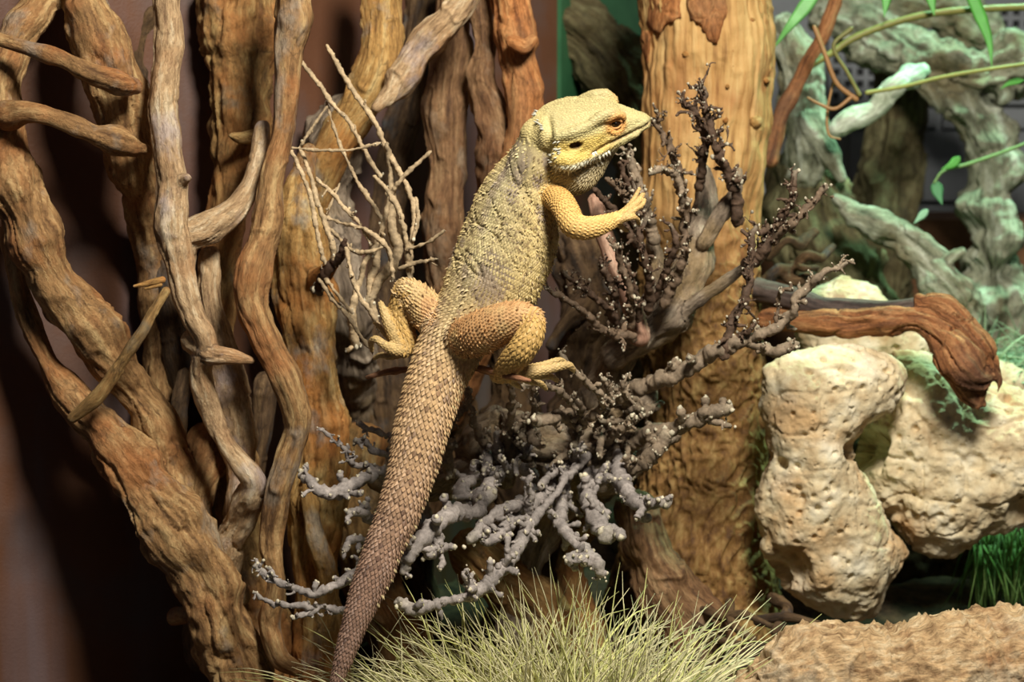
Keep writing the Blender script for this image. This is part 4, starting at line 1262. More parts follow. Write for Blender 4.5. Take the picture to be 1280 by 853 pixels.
def lay_scales(D, part, spacing, hfun, flip=1, s0=None, skip=None, dirflip=1, lfac=1.15, wfac=1.05):
    """rows of plates around the swept form D, dropped onto the hide"""
    D6 = D if D.shape[1] == 6 else np.hstack([D, D[:, 3:4], np.zeros((len(D), 1))])
    if part != 'body':
        e = D6[-1]
        T1 = unit(D6[-1, :3] - D6[-2, :3])
        ext = []
        for a in np.radians([20, 38, 54, 68, 80]):
            q = e.copy()
            q[:3] += T1 * e[3] * math.sin(a)
            q[3:5] *= math.cos(a)
            ext.append(q)
        D6 = np.vstack([D6] + ext)
    C = D6[:, :3]
    s = np.concatenate([[0], np.cumsum(np.linalg.norm(np.diff(C, axis=0), axis=1))])
    T = unit(np.gradient(C, axis=0))
    Bv = unit(np.cross(T, REF))
    Nv = np.cross(Bv, T)
    pos, row = 0.0, 0
    pts, sts, dirs, sz = [], [], [], []
    while pos < s[-1]:
        i = min(np.searchsorted(s, pos), len(s) - 1)
        sp = spacing(pos)
        a, b, ro = D6[i, 3:6]
        per = math.pi * (3 * (a + b) - math.sqrt((3 * a + b) * (a + 3 * b)))
        m = max(5, int(per / sp))
        cr, sr = math.cos(ro), math.sin(ro)
        A, Dn = cr * Bv[i] + sr * Nv[i], -sr * Bv[i] + cr * Nv[i]
        for k in range(m):
            th = (k + .5 * (row % 2) + random.uniform(-.12, .12)) / m * 2 * math.pi
            q = C[i] + a * math.cos(th) * A + b * math.sin(th) * Dn + T[i] * random.uniform(-.1, .1) * sp
            pts.append(q); sts.append((pos, th)); dirs.append(T[i] * dirflip); sz.append(sp)
        pos += sp * .86
        row += 1
    pts = np.array(pts)
    out_p, out_n, keep = [], [], []
    for k, q in enumerate(pts):
        loc, nor, fi, dist = bvh.find_nearest(Vector(q))
        if loc is None or dist > (.0080 if part == 'body' else .0042):
            continue
        out_p.append(loc); out_n.append(nor); keep.append(k)
    if not keep:
        return
    out_p, out_n = np.array(out_p), np.array(out_n)
    keep = np.array(keep)
    sts = np.array(sts)[keep]
    cols = liz_color(out_p, np.full(len(keep), PART[part]), sts, .22 * rng.standard_normal(len(keep)).clip(-1.2, 1.4) * .6)
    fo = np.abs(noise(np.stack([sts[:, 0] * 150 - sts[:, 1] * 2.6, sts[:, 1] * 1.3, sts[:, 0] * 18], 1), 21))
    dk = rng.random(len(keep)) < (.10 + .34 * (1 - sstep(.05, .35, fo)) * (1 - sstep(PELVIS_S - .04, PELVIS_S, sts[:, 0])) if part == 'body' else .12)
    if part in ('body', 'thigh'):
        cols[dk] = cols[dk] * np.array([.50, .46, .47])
    for k in range(len(keep)):
        n = out_n[k]
        t = dirs[keep[k]]
        t = unit(t - n * t.dot(n))
        sp = sz[keep[k]]
        H, tr = hfun(sts[k, 0], sts[k, 1])
        if skip is not None and skip(out_p[k]):
            continue
        scale_plate(out_p[k], n, t, sp * lfac * random.uniform(.9, 1.1), sp * wfac, sp * H, tr, cols[k])


def body_sp(s):
    k = float(sstep(PELVIS_S - .06, PELVIS_S + .03, s))
    taper = float(sstep(PELVIS_S + .08, PELVIS_S + .26, s))
    return U * (3.7 + 2.9 * k - 2.6 * taper)


def body_h(s, th):
    k = float(sstep(PELVIS_S - .05, PELVIS_S + .02, s))
    d = math.cos(th - 1.5 * math.pi)
    big = 1.0 if random.random() < .05 and k < .5 else 0.0
    return .28 + .0 * k + .30 * big, .9 + .8 * big + .5 * k


def near_head(p):
    f, r, u = head_coords(p[None])
    return bool((f[0] > 6) and abs(r[0]) < 60 and abs(u[0]) < 60)


lay_scales(BODY, 'body', body_sp, body_h, skip=near_head)
lay_scales(spline(ARM, .001), 'arm', lambda s: 4.0 * U, lambda s, t: (.28, 1.0))
lay_scales(spline(LARM, .001), 'arm', lambda s: 4.6 * U, lambda s, t: (.28, 1.0))
for D in (RTH, LTH):
    lay_scales(spline(D, .001), 'thigh', lambda s: 4.4 * U, lambda s, t: (.30 + (.4 if random.random() < .08 else 0), 1.3))
for D in (RSH, LSH):
    lay_scales(spline(D, .001), 'shank', lambda s: 6.0 * U, lambda s, t: (.26, 1.0), lfac=1.2)
for D in HARM + HLARM:
    lay_scales(spline(D, .0007), 'hand', lambda s: 3.2 * U, lambda s, t: (.2, .8))
for D in RFT + LFT:
    lay_scales(spline(D, .0007), 'foot', lambda s: 3.6 * U, lambda s, t: (.22, .8))
# head: fine plates on the loft surface
hl = head_loft()
hv, hst = hl[0], hl[4]
sel = rng.permutation(len(hv))
grid = {}
chosen = []
hs = 3.1 * U
lizV, lizN = P, normals(liz)
hsel = np.where(pid == 5)[0]
for i in rng.permutation(hsel):
    key = tuple(np.floor(lizV[i] / hs).astype(int))
    ok = True
    for dx in (-1, 0, 1):
        for dy in (-1, 0, 1):
            for dz in (-1, 0, 1):
                for j in grid.get((key[0] + dx, key[1] + dy, key[2] + dz), ()):
                    if np.sum((lizV[i] - lizV[j]) ** 2) < hs * hs * .75:
                        ok = False
                        break
    if ok:
        grid.setdefault(key, []).append(i)
        chosen.append(i)
chosen = np.array(chosen)
cc = liz_color(lizV[chosen], np.full(len(chosen), 5), sth[chosen], .10 * rng.standard_normal(len(chosen)).clip(-1.5, 1.5))
f_, r_, u_ = head_coords(lizV[chosen])
de_ = np.minimum(np.linalg.norm(lizV[chosen] - EYE_R, axis=1), np.linalg.norm(lizV[chosen] - EYE_L, axis=1)) / U
dr_ = lizV[chosen] - EAR
ear_ = np.sqrt(((dr_ @ HF) / (9.5 * U)) ** 2 + ((dr_ @ HU) / (6.0 * U)) ** 2)
for k, i in enumerate(chosen):
    if de_[k] < 7.5 or (ear_[k] < 1.05 and r_[k] > 20):
        continue
    n = lizN[i]
    t = -HF + (-.6 * HU if u_[k] < -14 else 0)
    t = unit(t - n * np.dot(t, n))
    throat = u_[k] < -20
    S = U * (4.6 if throat else 3.3)
    scale_plate(lizV[i], n, t, S * 1.1, S * 1.05, S * (.34 if throat else .20), 1.2 if throat else .7, cc[k])
sc = build_mesh('scales', np.array(SV), np.zeros((0, 4)), np.array(SQ))
sc.polygons.foreach_set('use_smooth', np.zeros(len(sc.polygons), bool))
attr(sc, 'Col', np.clip(np.array(SC), 0, 1))
scales = link('scales', sc, M_scale, lizard)
scales['kind'] = 'stuff'

# ---- spikes of the beard, neck and flanks
SP = Tubes()


def spike(p, d, L, r, col):
    D = np.array([np.append(p - d * L * .2, r), np.append(p + d * L * .35, r * .75), np.append(p + d * L, r * .12)])
    SP.add(D, 6, np.asarray(col), (0, 0))


C_SPK = np.array(lin(232, 228, 206))
for row, (u0, L0) in enumerate(((-20, 4.5), (-24, 7.5), (-28, 10.5))):
    for sgn in (1, -1):
        for f in np.arange(2 + row * 3, 74 - row * 6, 4.6):
            q = hp(f, sgn * (46 - abs(f - 20) * .28 - row * 3), u0)
            loc, nor, _, dist = bvh.find_nearest(Vector(q))
            n = np.array(nor)
            d = unit(n * .55 - HU * .7 + HF * (-.15 + .012 * (f - 30)))
            grow = .75 + .5 * sstep(10, 55, np.array([f]))[0]
            spike(np.array(loc), d, L0 * grow * U * random.uniform(.8, 1.15), 2.3 * U, C_SPK * random.uniform(.8, 1.05))
for sgn in (1, -1):
    for k in range(16):      # back corner of the jaw
        q = hp(random.uniform(-4, 12), sgn * random.uniform(42, 50), random.uniform(-18, 12))
        loc, nor, _, dist = bvh.find_nearest(Vector(q))
        spike(np.array(loc), unit(np.array(nor) * .8 - HF * .8), random.uniform(3, 6) * U, 1.3 * U, C_SPK * .6)
    for k in range(9):       # nape
        q = hp(-14 + random.uniform(-3, 3), sgn * (8 + k * 3.4), 30)
        loc, nor, _, dist = bvh.find_nearest(Vector(q))
        spike(np.array(loc), unit(np.array(nor) - HF * .7), random.uniform(3, 6) * U, 1.2 * U, C_SPK * .55)
# rows of side spikes along flank and tail base
C6 = BODY
Tt = unit(np.gradient(C6[:, :3], axis=0))
Bb = unit(np.cross(Tt, REF))
Nn = np.cross(Bb, Tt)
for i in range(int(len(C6) * .06), int(len(C6) * .78), 5):
    a, b, ro = C6[i, 3:6]
    for th in (math.pi * .02, math.pi * .98, math.pi * 1.06, math.pi * 1.94):
        q = C6[i, :3] + a * math.cos(th) * (math.cos(ro) * Bb[i] + math.sin(ro) * Nn[i]) + b * math.sin(th) * (-math.sin(ro) * Bb[i] + math.cos(ro) * Nn[i])
        loc, nor, _, dist = bvh.find_nearest(Vector(q))
        if dist > .003:
            continue
        spike(np.array(loc), unit(np.array(nor) + Tt[i] * .9), random.uniform(3.2, 5.5) * U, 1.3 * U, np.array(lin(214, 192, 140)) * random.uniform(.75, 1.05))
spk = SP.mesh('spikes', M_scale, lizard, 0)
spk['kind'] = 'stuff'
spk['label'] = 'whitish beard and flank spikes'

# ---- eyes
M_eye = NT('eye', .08, .6)
tc = M_eye.n('ShaderNodeTexCoord')
ln = M_eye.n('ShaderNodeVectorMath', operation='LENGTH')
mpn = M_eye.n('ShaderNodeMapping')
M_eye.l(tc.outputs['Object'], mpn.inputs[0])
mpn.inputs['Scale'].default_value = (1, 1, 0)
M_eye.l(mpn.outputs[0], ln.inputs[0])
ecol = M_eye.ramp(ln.outputs['Value'], [(.0, lin(10, 8, 6)), (.0018 * 1.0, lin(14, 10, 8)), (.0024, lin(120, 70, 30)), (.0036, lin(60, 36, 20))])
M_eye_m = M_eye.out(ecol)
for q, sg in ((EYE_R, 1), (EYE_L, -1)):
    loc, nor, _, dist = bvh.find_nearest(Vector(q))
    nn = Vector(HR * sg * .95 + HU * .25).normalized()
    r = 7.4 * U
    D = np.array([[0, 0, r * math.sin(a), r * math.cos(a)] for a in np.radians([-75, -50, -25, 0, 25, 50, 75])])
    V_, Q_, T_, _, _ = sweep(D, 24, .25, .25)
    me = build_mesh('eye', V_, Q_, T_)
    e = bpy.data.objects.new('eye', me)
    COL.objects.link(e)
    me.materials.append(M_eye_m)
    e.parent = lizard
    e.matrix_parent_inverse = Matrix.Translation(-lizard.location)
    e.location = np.array(loc) - np.array(nn) * r * .42
    e.rotation_euler = nn.to_track_quat('Z', 'Y').to_euler()
    e['label'] = 'dark glossy eye'
    # upper and lower eyelid folds
    for a0, a1, lift, rr in ((20, 160, .15, 2.6), (200, 340, .0, 1.8)):
        pts = []
        fx, ux = HF, unit(HU - np.array(nn) * np.dot(HU, np.array(nn)))
        for a in np.radians(np.linspace(a0, a1, 9)):
            pts.append(np.append(np.array(e.location) + np.array(nn) * r * (.62 + lift) + fx * math.cos(a) * r * 1.02 + ux * math.sin(a) * r * .74, rr * U * (.6 + .4 * math.sin((a - math.radians(a0)) / math.radians(a1 - a0) * math.pi))))
        tb = Tubes()
        tb.add(spline(np.array(pts), .0004), 10, np.array(lin(216, 156, 92)))
        o = tb.mesh('eyelid', M_skin, None, .0002)
        o.parent = e
        o.matrix_parent_inverse = (Matrix.Translation(e.location) @ e.rotation_euler.to_matrix().to_4x4()).inverted()
# ---- claws
M_claw = plain_mat('claw_horn', lin(58, 44, 34), lin(110, 88, 66), 400, .35, .1)
for ch in HARM + RFT + LFT:
    D = spline(ch, .0007)
    tdir = unit(D[-1, :3] - D[-4, :3])
    p0 = D[-1, :3]
    bend = unit(tdir + FWD * .5 - np.array([0, 0, .3]))
    r = D[-1, 3]
    s = sweep(np.array([np.append(p0, r * .6), np.append(p0 + tdir * r * 1.6, r * .45), np.append(p0 + tdir * r * 2.4 + bend * r * 1.2, r * .1)]), 8, .5, .5)
    link('claw', build_mesh('claw', *s[:3]), M_claw, lizard)

# ------------------------------------------------------------------ rocks


def in_poly(pts, poly):
    x, y = pts[:, 0], pts[:, 1]
    c = np.zeros(len(pts), bool)
    n = len(poly)
    for i in range(n):
        x0, y0 = poly[i]
        x1, y1 = poly[(i + 1) % n]
        m = ((y0 > y) != (y1 > y)) & (x < (x1 - x0) * (y - y0) / (y1 - y0 + 1e-9) + x0)
        c ^= m
    return c


def lump(name, poly, d, tmax, mat, voxel=.0013, tilt=(0, 0), seed=1, rough=.004, pits=60, pit_r=(2, 6), hollow=(), squash=1.0, step=9, flat=.8):
    poly = np.array(poly, float)
    lo, hi = poly.min(0), poly.max(0)
    gx, gy = np.meshgrid(np.arange(lo[0], hi[0], step), np.arange(lo[1], hi[1], step))
    g = np.stack([gx.ravel(), gy.ravel()], 1)
    g = g[in_poly(g, poly)]
    seg = np.vstack([poly, poly[:1]])
    best = np.full(len(g), 1e9)
    for a, b in zip(seg[:-1], seg[1:]):
        ab = b - a
        t_ = np.clip(((g - a) @ ab) / (ab @ ab), 0, 1)
        best = np.minimum(best, np.linalg.norm(g - a - t_[:, None] * ab, axis=1))
    parts = []
    cx, cy = (lo + hi) / 2
    an = np.radians([-66, -40, -14, 14, 40, 66])
    for (x, y), r in zip(g, best):
        if r < step * .45:
            continue
        dd = d + tilt[0] * (x - cx) + tilt[1] * (y - cy)
        rz = min(r * flat + tmax * .25, tmax)
        c = at(x, y, dd)
        s = dd / FPX
        D = np.array([[0, 0, math.sin(a), math.cos(a)] for a in an])
        V, Q, T, Bc, _ = sweep(D, 12, .3, .3)
        V = c + (V[:, :1] * RIGHT * r + V[:, 1:2] * FWD * rz + V[:, 2:] * UP * r) * s
        parts.append((V, Q, T, Bc))
    V, Q, T, B = join(parts)
    me = fuse(V, Q, T, voxel, 5)
    P = verts(me)
    N = normals(me)
    dsp = rough * fbm(P * 22, seed, 3) + rough * .55 * fbm(P * 75, seed + 3, 4, .6) - rough * .5 * (1 - sstep(0, .14, np.abs(noise(P * 34, seed + 8))))
    dsp += rough * .35 * (np.abs(noise(P * 45, seed + 5)) - .3)
    for hx, hy, hr, hd in hollow:
        c = at(hx, hy, 0.0)
        ray = unit(at(hx, hy, 1.0) - CAM)
        dist = np.linalg.norm(np.cross(P - CAM, ray), axis=1) / (d / FPX)
        front = (N @ ray) < 0.1
        dsp -= front * hd * (1 - sstep(hr * .35, hr, dist + 5 * noise(P * 60, 9)))
    R = np.random.default_rng(seed)
    nrmf = np.where((N @ FWD) < .2)[0]
    for i in R.choice(nrmf, pits, replace=False):
        pr = R.uniform(*pit_r) * d / FPX
        q = np.sum((P - P[i]) ** 2, 1)
        dsp -= pr * 1.25 * (1 - sstep(.35, 1.15, np.sqrt(q) / pr))
    set_verts(me, P + N * dsp[:, None])
    attr(me, 'bco', P)
    me.name = name
    return link(name, me, mat)


tag(lump('limestone_rock', [(956, 462), (985, 444), (1030, 436), (1072, 432), (1112, 442), (1132, 462), (1128, 496), (1104, 520), (1080, 532), (1066, 552), (1068, 580), (1088, 606), (1104, 640), (1118, 672), (1136, 690), (1132, 706), (1112, 730), (1098, 768), (1056, 776), (1012, 764), (978, 738), (952, 686), (940, 640), (946, 604), (958, 570), (954, 520)],
    1.42, 62, M_rock, seed=4, rough=.0030, pits=190, pit_r=(2.0, 5.0), tilt=(.00015, .0001), hollow=((975, 578, 9, .010), (1000, 625, 14, .004), (960, 572, 7, .010), (985, 715, 34, .012), (1068, 566, 16, .012))),
    'pale cream limestone rock with pitted upright front, under the driftwood piece', 'rock')
tag(lump('boulder_rock', [(1096, 470), (1124, 440), (1160, 446), (1210, 470), (1250, 480), (1330, 500), (1340, 640), (1290, 655), (1245, 664), (1205, 690), (1150, 692), (1120, 668), (1094, 630), (1070, 596), (1066, 560), (1080, 520)],
    1.47, 75, M_rock, seed=14, rough=.0042, pits=170, pit_r=(2.2, 6.0), tilt=(-.0001, .0), hollow=((1086, 562, 30, .026), (1220, 580, 16, .006), (1276, 640, 22, .010), (1120, 640, 12, .006))),
    'wide rough cream boulder tinted green by the lamp, behind the upright pitted rock', 'rock')
tag(lump('pale_stone', [(990, 400), (1004, 368), (1030, 352), (1060, 340), (1090, 356), (1116, 378), (1170, 400), (1180, 430), (1150, 470), (1010, 470)],
    1.56, 50, M_rock, seed=24, rough=.003, pits=10), 'smooth pale stone peeking up behind the driftwood piece', 'rock')
tag(lump('green_slope_stone', [(1130, 400), (1180, 420), (1230, 450), (1290, 470), (1300, 520), (1200, 520), (1140, 480)], 1.58, 40, M_rock, seed=25, rough=.003, pits=10),
    'pale sloping stone under the green grass on top of the boulder', 'rock')
tag(lump('soil_bank', [(1000, 640), (1100, 650), (1250, 640), (1320, 650), (1330, 800), (1000, 800)], 1.66, 50, M_soil, seed=26, rough=.006, pits=10, voxel=.003),
    'dark soil bank filling the gap beneath the cream boulder', 'soil')

# ---- driftwood over the rocks
drift = empty('driftwood_piece', at(1080, 400, 1.36), 'torn brown driftwood piece lying across the top of the cream rocks', 'driftwood')
wood('lower_half', [
    [(960, 402, 1.460, 15), (1000, 404, 1.440, 16), (1060, 406, 1.420, 17), (1110, 402, 1.405, 18), (1150, 402, 1.395, 20), (1180, 424, 1.390, 25), (1202, 452, 1.385, 27), (1222, 470, 1.385, 24), (1240, 470, 1.390, 10)],
    [(1190, 440, 1.390, 22), (1206, 476, 1.390, 18), (1216, 498, 1.390, 12), (1228, 506, 1.390, 5)],
    [(1160, 388, 1.405, 16), (1186, 400, 1.395, 20), (1210, 424, 1.390, 20), (1236, 452, 1.390, 15), (1248, 470, 1.395, 6)],
    [(1198, 448, 1.39, 20), (1224, 486, 1.388, 10), (1221, 512, 1.388, 3)],
    [(1228, 450, 1.39, 14), (1248, 474, 1.39, 7), (1246, 492, 1.39, 2)],
    [(1192, 466, 1.392, 13), (1204, 496, 1.392, 8), (1215, 510, 1.392, 3)],
    [(1150, 376, 1.40, 10), (1178, 380, 1.393, 13), (1204, 404, 1.39, 13)],
], M_drift, drift, voxel=.0014, seed=70, ridge=1.8, groove=2.0, lump=1.3)
o = wood('dark_upper_limb', [[(950, 362, 1.480, 15), (985, 372, 1.460, 16), (1030, 385, 1.445, 15), (1080, 390, 1.430, 14), (1120, 388, 1.415, 14), (1150, 382, 1.405, 12), (1170, 384, 1.400, 9)]], M_driftdark, drift, seed=71, ridge=.4, lump=.5)
o['label'] = 'smooth dark grey upper limb'

# ---- cork log bottom right
def cork_hook(B, P, R):
    f1, f2 = worley(B * np.array([40, 40, 60]) + .7 * noise(P * 40, 4)[:, None], 3)
    rings = noise(np.stack([B[:, 2] * 190, B[:, 0] * 9, B[:, 1] * 9], 1), 5)
    return (sstep(.0, .22, f2 - f1) - .6) * .0026 - .0020 * (1 - sstep(0, .16, np.abs(rings))) + .0012 * fbm(P * 60, 3, 3)


tag(wood('cork_log', [[(930, 866, 1.14, 14), (950, 870, 1.145, 36), (985, 868, 1.15, 64), (1030, 862, 1.155, 80), (1090, 856, 1.16, 82), (1160, 850, 1.165, 81), (1240, 846, 1.17, 80), (1330, 842, 1.17, 80), (1400, 840, 1.17, 80)]], M_cork, seed=75, res=.0014, lump=.5, ridge=.35, groove=.4, hook=cork_hook),
    'light brown cracked bark log lying in the foreground before the rocks', 'log')

# ---- dark debris twigs between grass and rock
for k, (p, r) in enumerate((([(878, 762, 1.38), (905, 772, 1.36), (930, 768, 1.35), (962, 782, 1.34)], 6), ([(912, 752, 1.37), (916, 780, 1.35), (940, 800, 1.33)], 6), ([(948, 776, 1.36), (986, 772, 1.35), (1022, 780, 1.34)], 6), ([(965, 748, 1.38), (985, 762, 1.36), (968, 790, 1.35)], 8), ([(870, 782, 1.35), (900, 800, 1.33), (950, 808, 1.32)], 5))):
    lab = ['dark crooked root piece lying in the gap left of the rock', 'short dark root stub standing in the gap by the grass', 'brown stick lying at the foot of the upright pitted rock', 'dark lumpy root piece against the base of the upright rock', 'thin dark stick half hidden by the pale grass tuft'][k]
    tag(wood('root_fragment', [[(x, y, d, r * (1 - .12 * i)) for i, (x, y, d) in enumerate(p)]], M_dark, seed=80 + k, lump=1.5, res=.001), lab, 'root', 'dark root fragments on the soil')

# ------------------------------------------------------------------ grasses


def grass(name, n, basef, lenf, dirf, colf, width, label, droop=.5, seg=6, label_cat='grass'):
    tb = []
    cols = []
    for k in range(n):
        p = np.array(basef())
        d = unit(np.array(dirf(p)))
        L = lenf()
        w = width * random.uniform(.6, 1.2)
        pts = [np.append(p, w)]
        q = p.copy()
        dr = droop * random.uniform(.3, 1.5)
        for i in range(seg):
            d = unit(d + np.array([random.gauss(0, .05), random.gauss(0, .05), -dr / seg]))
            q = q + d * L / seg
            pts.append(np.append(q, w * (1 - (i + 1) / (seg + .3)) ** .7))
        s = sweep(np.array(pts), 3, 0, 0)
        tb.append(s[:4])
        c = np.asarray(colf())
        cols.append(np.tile(c, (len(s[0]), 1)))
    V, Q, T, B = join(tb)
    me = build_mesh(name, V, Q, T)
    attr(me, 'Col', np.vstack(cols))
    o = link(name, me, M_grass)
    tag(o, label, label_cat, kind='stuff')
    return o


GB = at(712, 905, 1.20)


def gbase():
    a, r = random.uniform(0, 2 * math.pi), .085 * math.sqrt(random.random())
    return (GB[0] + 1.35 * r * math.cos(a), GB[1] + .75 * r * math.sin(a), .0 + random.uniform(0, .012))


def gdir(p):
    o = (p - GB) / .085
    return (o[0] * .9 + random.gauss(0, .35), o[1] * .5 + random.gauss(0, .3), .95)


def gcol():
    c = np.array(lin(226, 218, 168)) * random.uniform(.6, 1.15)
    if random.random() < .35:
        c = c * np.array([.92, 1.0, .66])
    return c


grass('grass_tuft', 1700, gbase, lambda: random.uniform(.045, .105), gdir, gcol, .0011, 'pale straw-yellow grass tuft in the foreground below the tail', droop=1.15)


def sbase():
    p = at(random.uniform(410, 560), 880, random.uniform(1.2, 1.3))
    return (p[0], p[1], 0.0)


grass('stray_grass', 60, sbase, lambda: random.uniform(.04, .10), lambda p: (random.gauss(.1, .7), random.gauss(0, .3), .9), gcol, .0007, 'sparse pale grass blades around the tip of the tail', droop=.9)


def g2base():
    p = at(random.uniform(1180, 1330), random.uniform(440, 500), random.uniform(1.58, 1.72))
    return p


grass('green_grass_mat', 420, g2base, lambda: random.uniform(.03, .07), lambda p: (random.gauss(0, .8), random.gauss(-.2, .5), .55), lambda: np.array(lin(170, 200, 160)) * random.uniform(.5, 1.1), .0012, 'pale green artificial grass mat on top of the boulder', droop=.9)


def g3base():
    p = at(random.uniform(1215, 1330), random.uniform(660, 690), random.uniform(1.50, 1.62))
    return p


grass('hanging_grass', 320, g3base, lambda: random.uniform(.04, .07), lambda p: (random.gauss(0, .25), random.gauss(-.2, .3), -.9), lambda: np.array(lin(110, 140, 70)) * random.uniform(.5, 1.2), .0012, 'dark green grass hanging in the gap beneath the boulder', droop=.3)

# ------------------------------------------------------------------ background right
tag(wood('arched_root', [
    [(1040, 22, 1.86, 26), (1090, 40, 1.85, 34), (1140, 72, 1.83, 34), (1190, 92, 1.82, 38), (1240, 88, 1.82, 34), (1300, 74, 1.82, 36)],
    [(1040, -10, 1.88, 30), (1110, 8, 1.88, 30), (1180, 20, 1.88, 28), (1230, 44, 1.87, 26)],
    [(1180, 96, 1.82, 30), (1212, 140, 1.82, 30), (1232, 190, 1.82, 29), (1238, 240, 1.82, 30), (1238, 300, 1.82, 34), (1243, 360, 1.82, 40), (1250, 430, 1.82, 46)],
    [(1235, 90, 1.81, 16), (1258, 116, 1.80, 10), (1250, 126, 1.80, 7)],
    [(1150, 90, 1.82, 20), (1168, 124, 1.81, 14), (1172, 134, 1.81, 9)],
], M_bgwood, voxel=.0022, seed=90, lump=3.0, ridge=1.6, groove=2.0), 'pale grey-green arched root standing in the background beyond the rocks', 'root')
tag(wood('pale_branch_stub', [[(1046, 162, 1.68, 11), (1064, 150, 1.68, 13), (1092, 138, 1.68, 13), (1108, 118, 1.68, 17), (1122, 106, 1.68, 14), (1150, 90, 1.74, 12)]], bark_mat('bleached_wood', lin(150, 160, 130), lin(196, 206, 178), lin(226, 232, 212), crack=.2, bump=.4), seed=91, lump=1.6, res=.0018),
    'smooth bleached branch stub in front of the arched root', 'branch')
tag(wood('olive_post', [[(1128, 90, 1.92, 34), (1122, 150, 1.92, 34), (1112, 220, 1.92, 36), (1100, 300, 1.92, 40), (1090, 400, 1.92, 48), (1085, 560, 1.92, 56)]], M_bgolive, seed=92, lump=1.3, res=.002),
    'olive upright post in shade behind the bleached branch stub', 'post')
tag(wood('greenish_branch', [  # wood in the grey-green background tone
    [(1044, 252, 1.66, 9), (1064, 268, 1.66, 18), (1094, 280, 1.66, 21), (1126, 294, 1.66, 20), (1150, 322, 1.65, 20), (1176, 350, 1.64, 24), (1196, 376, 1.64, 28), (1206, 410, 1.65, 26)],
    [(1176, 338, 1.64, 10), (1190, 322, 1.63, 7), (1202, 314, 1.63, 6)],
    [(1136, 290, 1.65, 10), (1160, 304, 1.64, 11), (1182, 326, 1.64, 10)],
], M_bgwood, voxel=.002, seed=93, lump=2.4, groove=1.8), 'twisted grey-green branch slanting down to the green grass mat', 'branch')
tag(wood('shaded_log', [[(1010, 230, 1.76, 50), (1030, 300, 1.76, 54), (1060, 380, 1.76, 60), (1060, 520, 1.76, 70)]], M_bgolive, seed=94, lump=1.6, res=.002),
    'dark olive log in deep shade beside the golden trunk', 'log')
tag(wood('greenish_block', [[(985, 40, 1.74, 26), (996, 90, 1.74, 32), (1004, 150, 1.74, 30), (1010, 215, 1.74, 26)], [(1010, 150, 1.72, 14), (1034, 190, 1.72, 12), (1052, 222, 1.72, 9)]], M_bgwood, voxel=.002, seed=95, lump=2.0),  # same grey-green tone as the arched root
    'pale mossy wood block right behind the golden trunk\'s upper edge', 'log')
tag(wood('brown_rootlets', [[(950, 362, 1.52, 9), (972, 338, 1.50, 10), (992, 334, 1.51, 7), (1010, 318, 1.50, 8), (1026, 322, 1.51, 6), (1042, 308, 1.52, 4)], [(962, 320, 1.54, 8), (984, 300, 1.53, 7), (1000, 306, 1.54, 8), (1018, 290, 1.55, 5)], [(972, 342, 1.51, 7), (996, 352, 1.50, 8), (1012, 344, 1.52, 6), (1032, 348, 1.52, 4)], [(990, 330, 1.52, 6), (1006, 336, 1.49, 5), (1022, 334, 1.50, 3)]], M_dark, voxel=.0016, seed=96, lump=2.0),
    'tangle of short brown roots above the driftwood piece', 'roots')
tag(wood('slanting_stick', [[(1054, -30, 1.60, 8), (1034, 30, 1.60, 8), (1010, 78, 1.60, 8), (990, 118, 1.60, 9), (974, 150, 1.60, 10), (962, 200, 1.60, 10)]], M_drift, seed=97, lump=.8, res=.0014),
    'reddish-brown slanting stick beside the golden trunk', 'stick')

# plant with long leaves
plant = empty('bamboo_plant', at(1300, 60, 1.62), 'green leafy plant with thin arching stems at the back beyond the rocks', 'plant')


def stem(pts, col, n=8):
    tb = Tubes()
    tb.add(spline(wpath(pts), .002), n, np.asarray(col), (1, 1), .08)
    return tb.mesh('stem', M_leaf, plant, 0)


C_ST = np.array(lin(128, 124, 66))
C_STB = np.array(lin(156, 116, 72))
stem([(1310, 8, 1.62, 4.5), (1250, 10, 1.62, 4.5), (1190, 14, 1.62, 4.5), (1140, 22, 1.62, 4.5), (1090, 38, 1.62, 4.5), (1060, 52, 1.62, 4.5), (1040, 66, 1.62, 4.5), (1010, 84, 1.61, 4.5)], C_ST)
stem([(1310, 76, 1.60, 2.2), (1240, 86, 1.60, 2.4), (1180, 96, 1.60, 2.6), (1130, 108, 1.60, 2.6), (1084, 116, 1.60, 3)], np.array(lin(150, 150, 80)))
stem([(1018, 34, 1.55, 3), (1032, 70, 1.55, 3), (1046, 104, 1.55, 3), (1070, 124, 1.55, 3.4)], C_STB)
stem([(1064, 36, 1.55, 3), (1042, 58, 1.55, 2.6), (1060, 92, 1.55, 2.4), (1074, 118, 1.55, 3)], C_ST * .8)
stem([(1066, 120, 1.55, 2.6), (1044, 136, 1.55, 2.4), (1024, 130, 1.55, 2), (1010, 122, 1.55, 1.4)], C_STB)
stem([(1042, 100, 1.56, 1.6), (1034, 140, 1.56, 1.6), (1036, 168, 1.56, 1.6), (1050, 174, 1.56, 1.2)], C_STB)
stem([(1310, 168, 1.68, 2), (1260, 188, 1.68, 2.2), (1214, 204, 1.68, 2.4), (1180, 214, 1.68, 2), (1168, 228, 1.68, 1.6)], np.array(lin(120, 150, 90)))


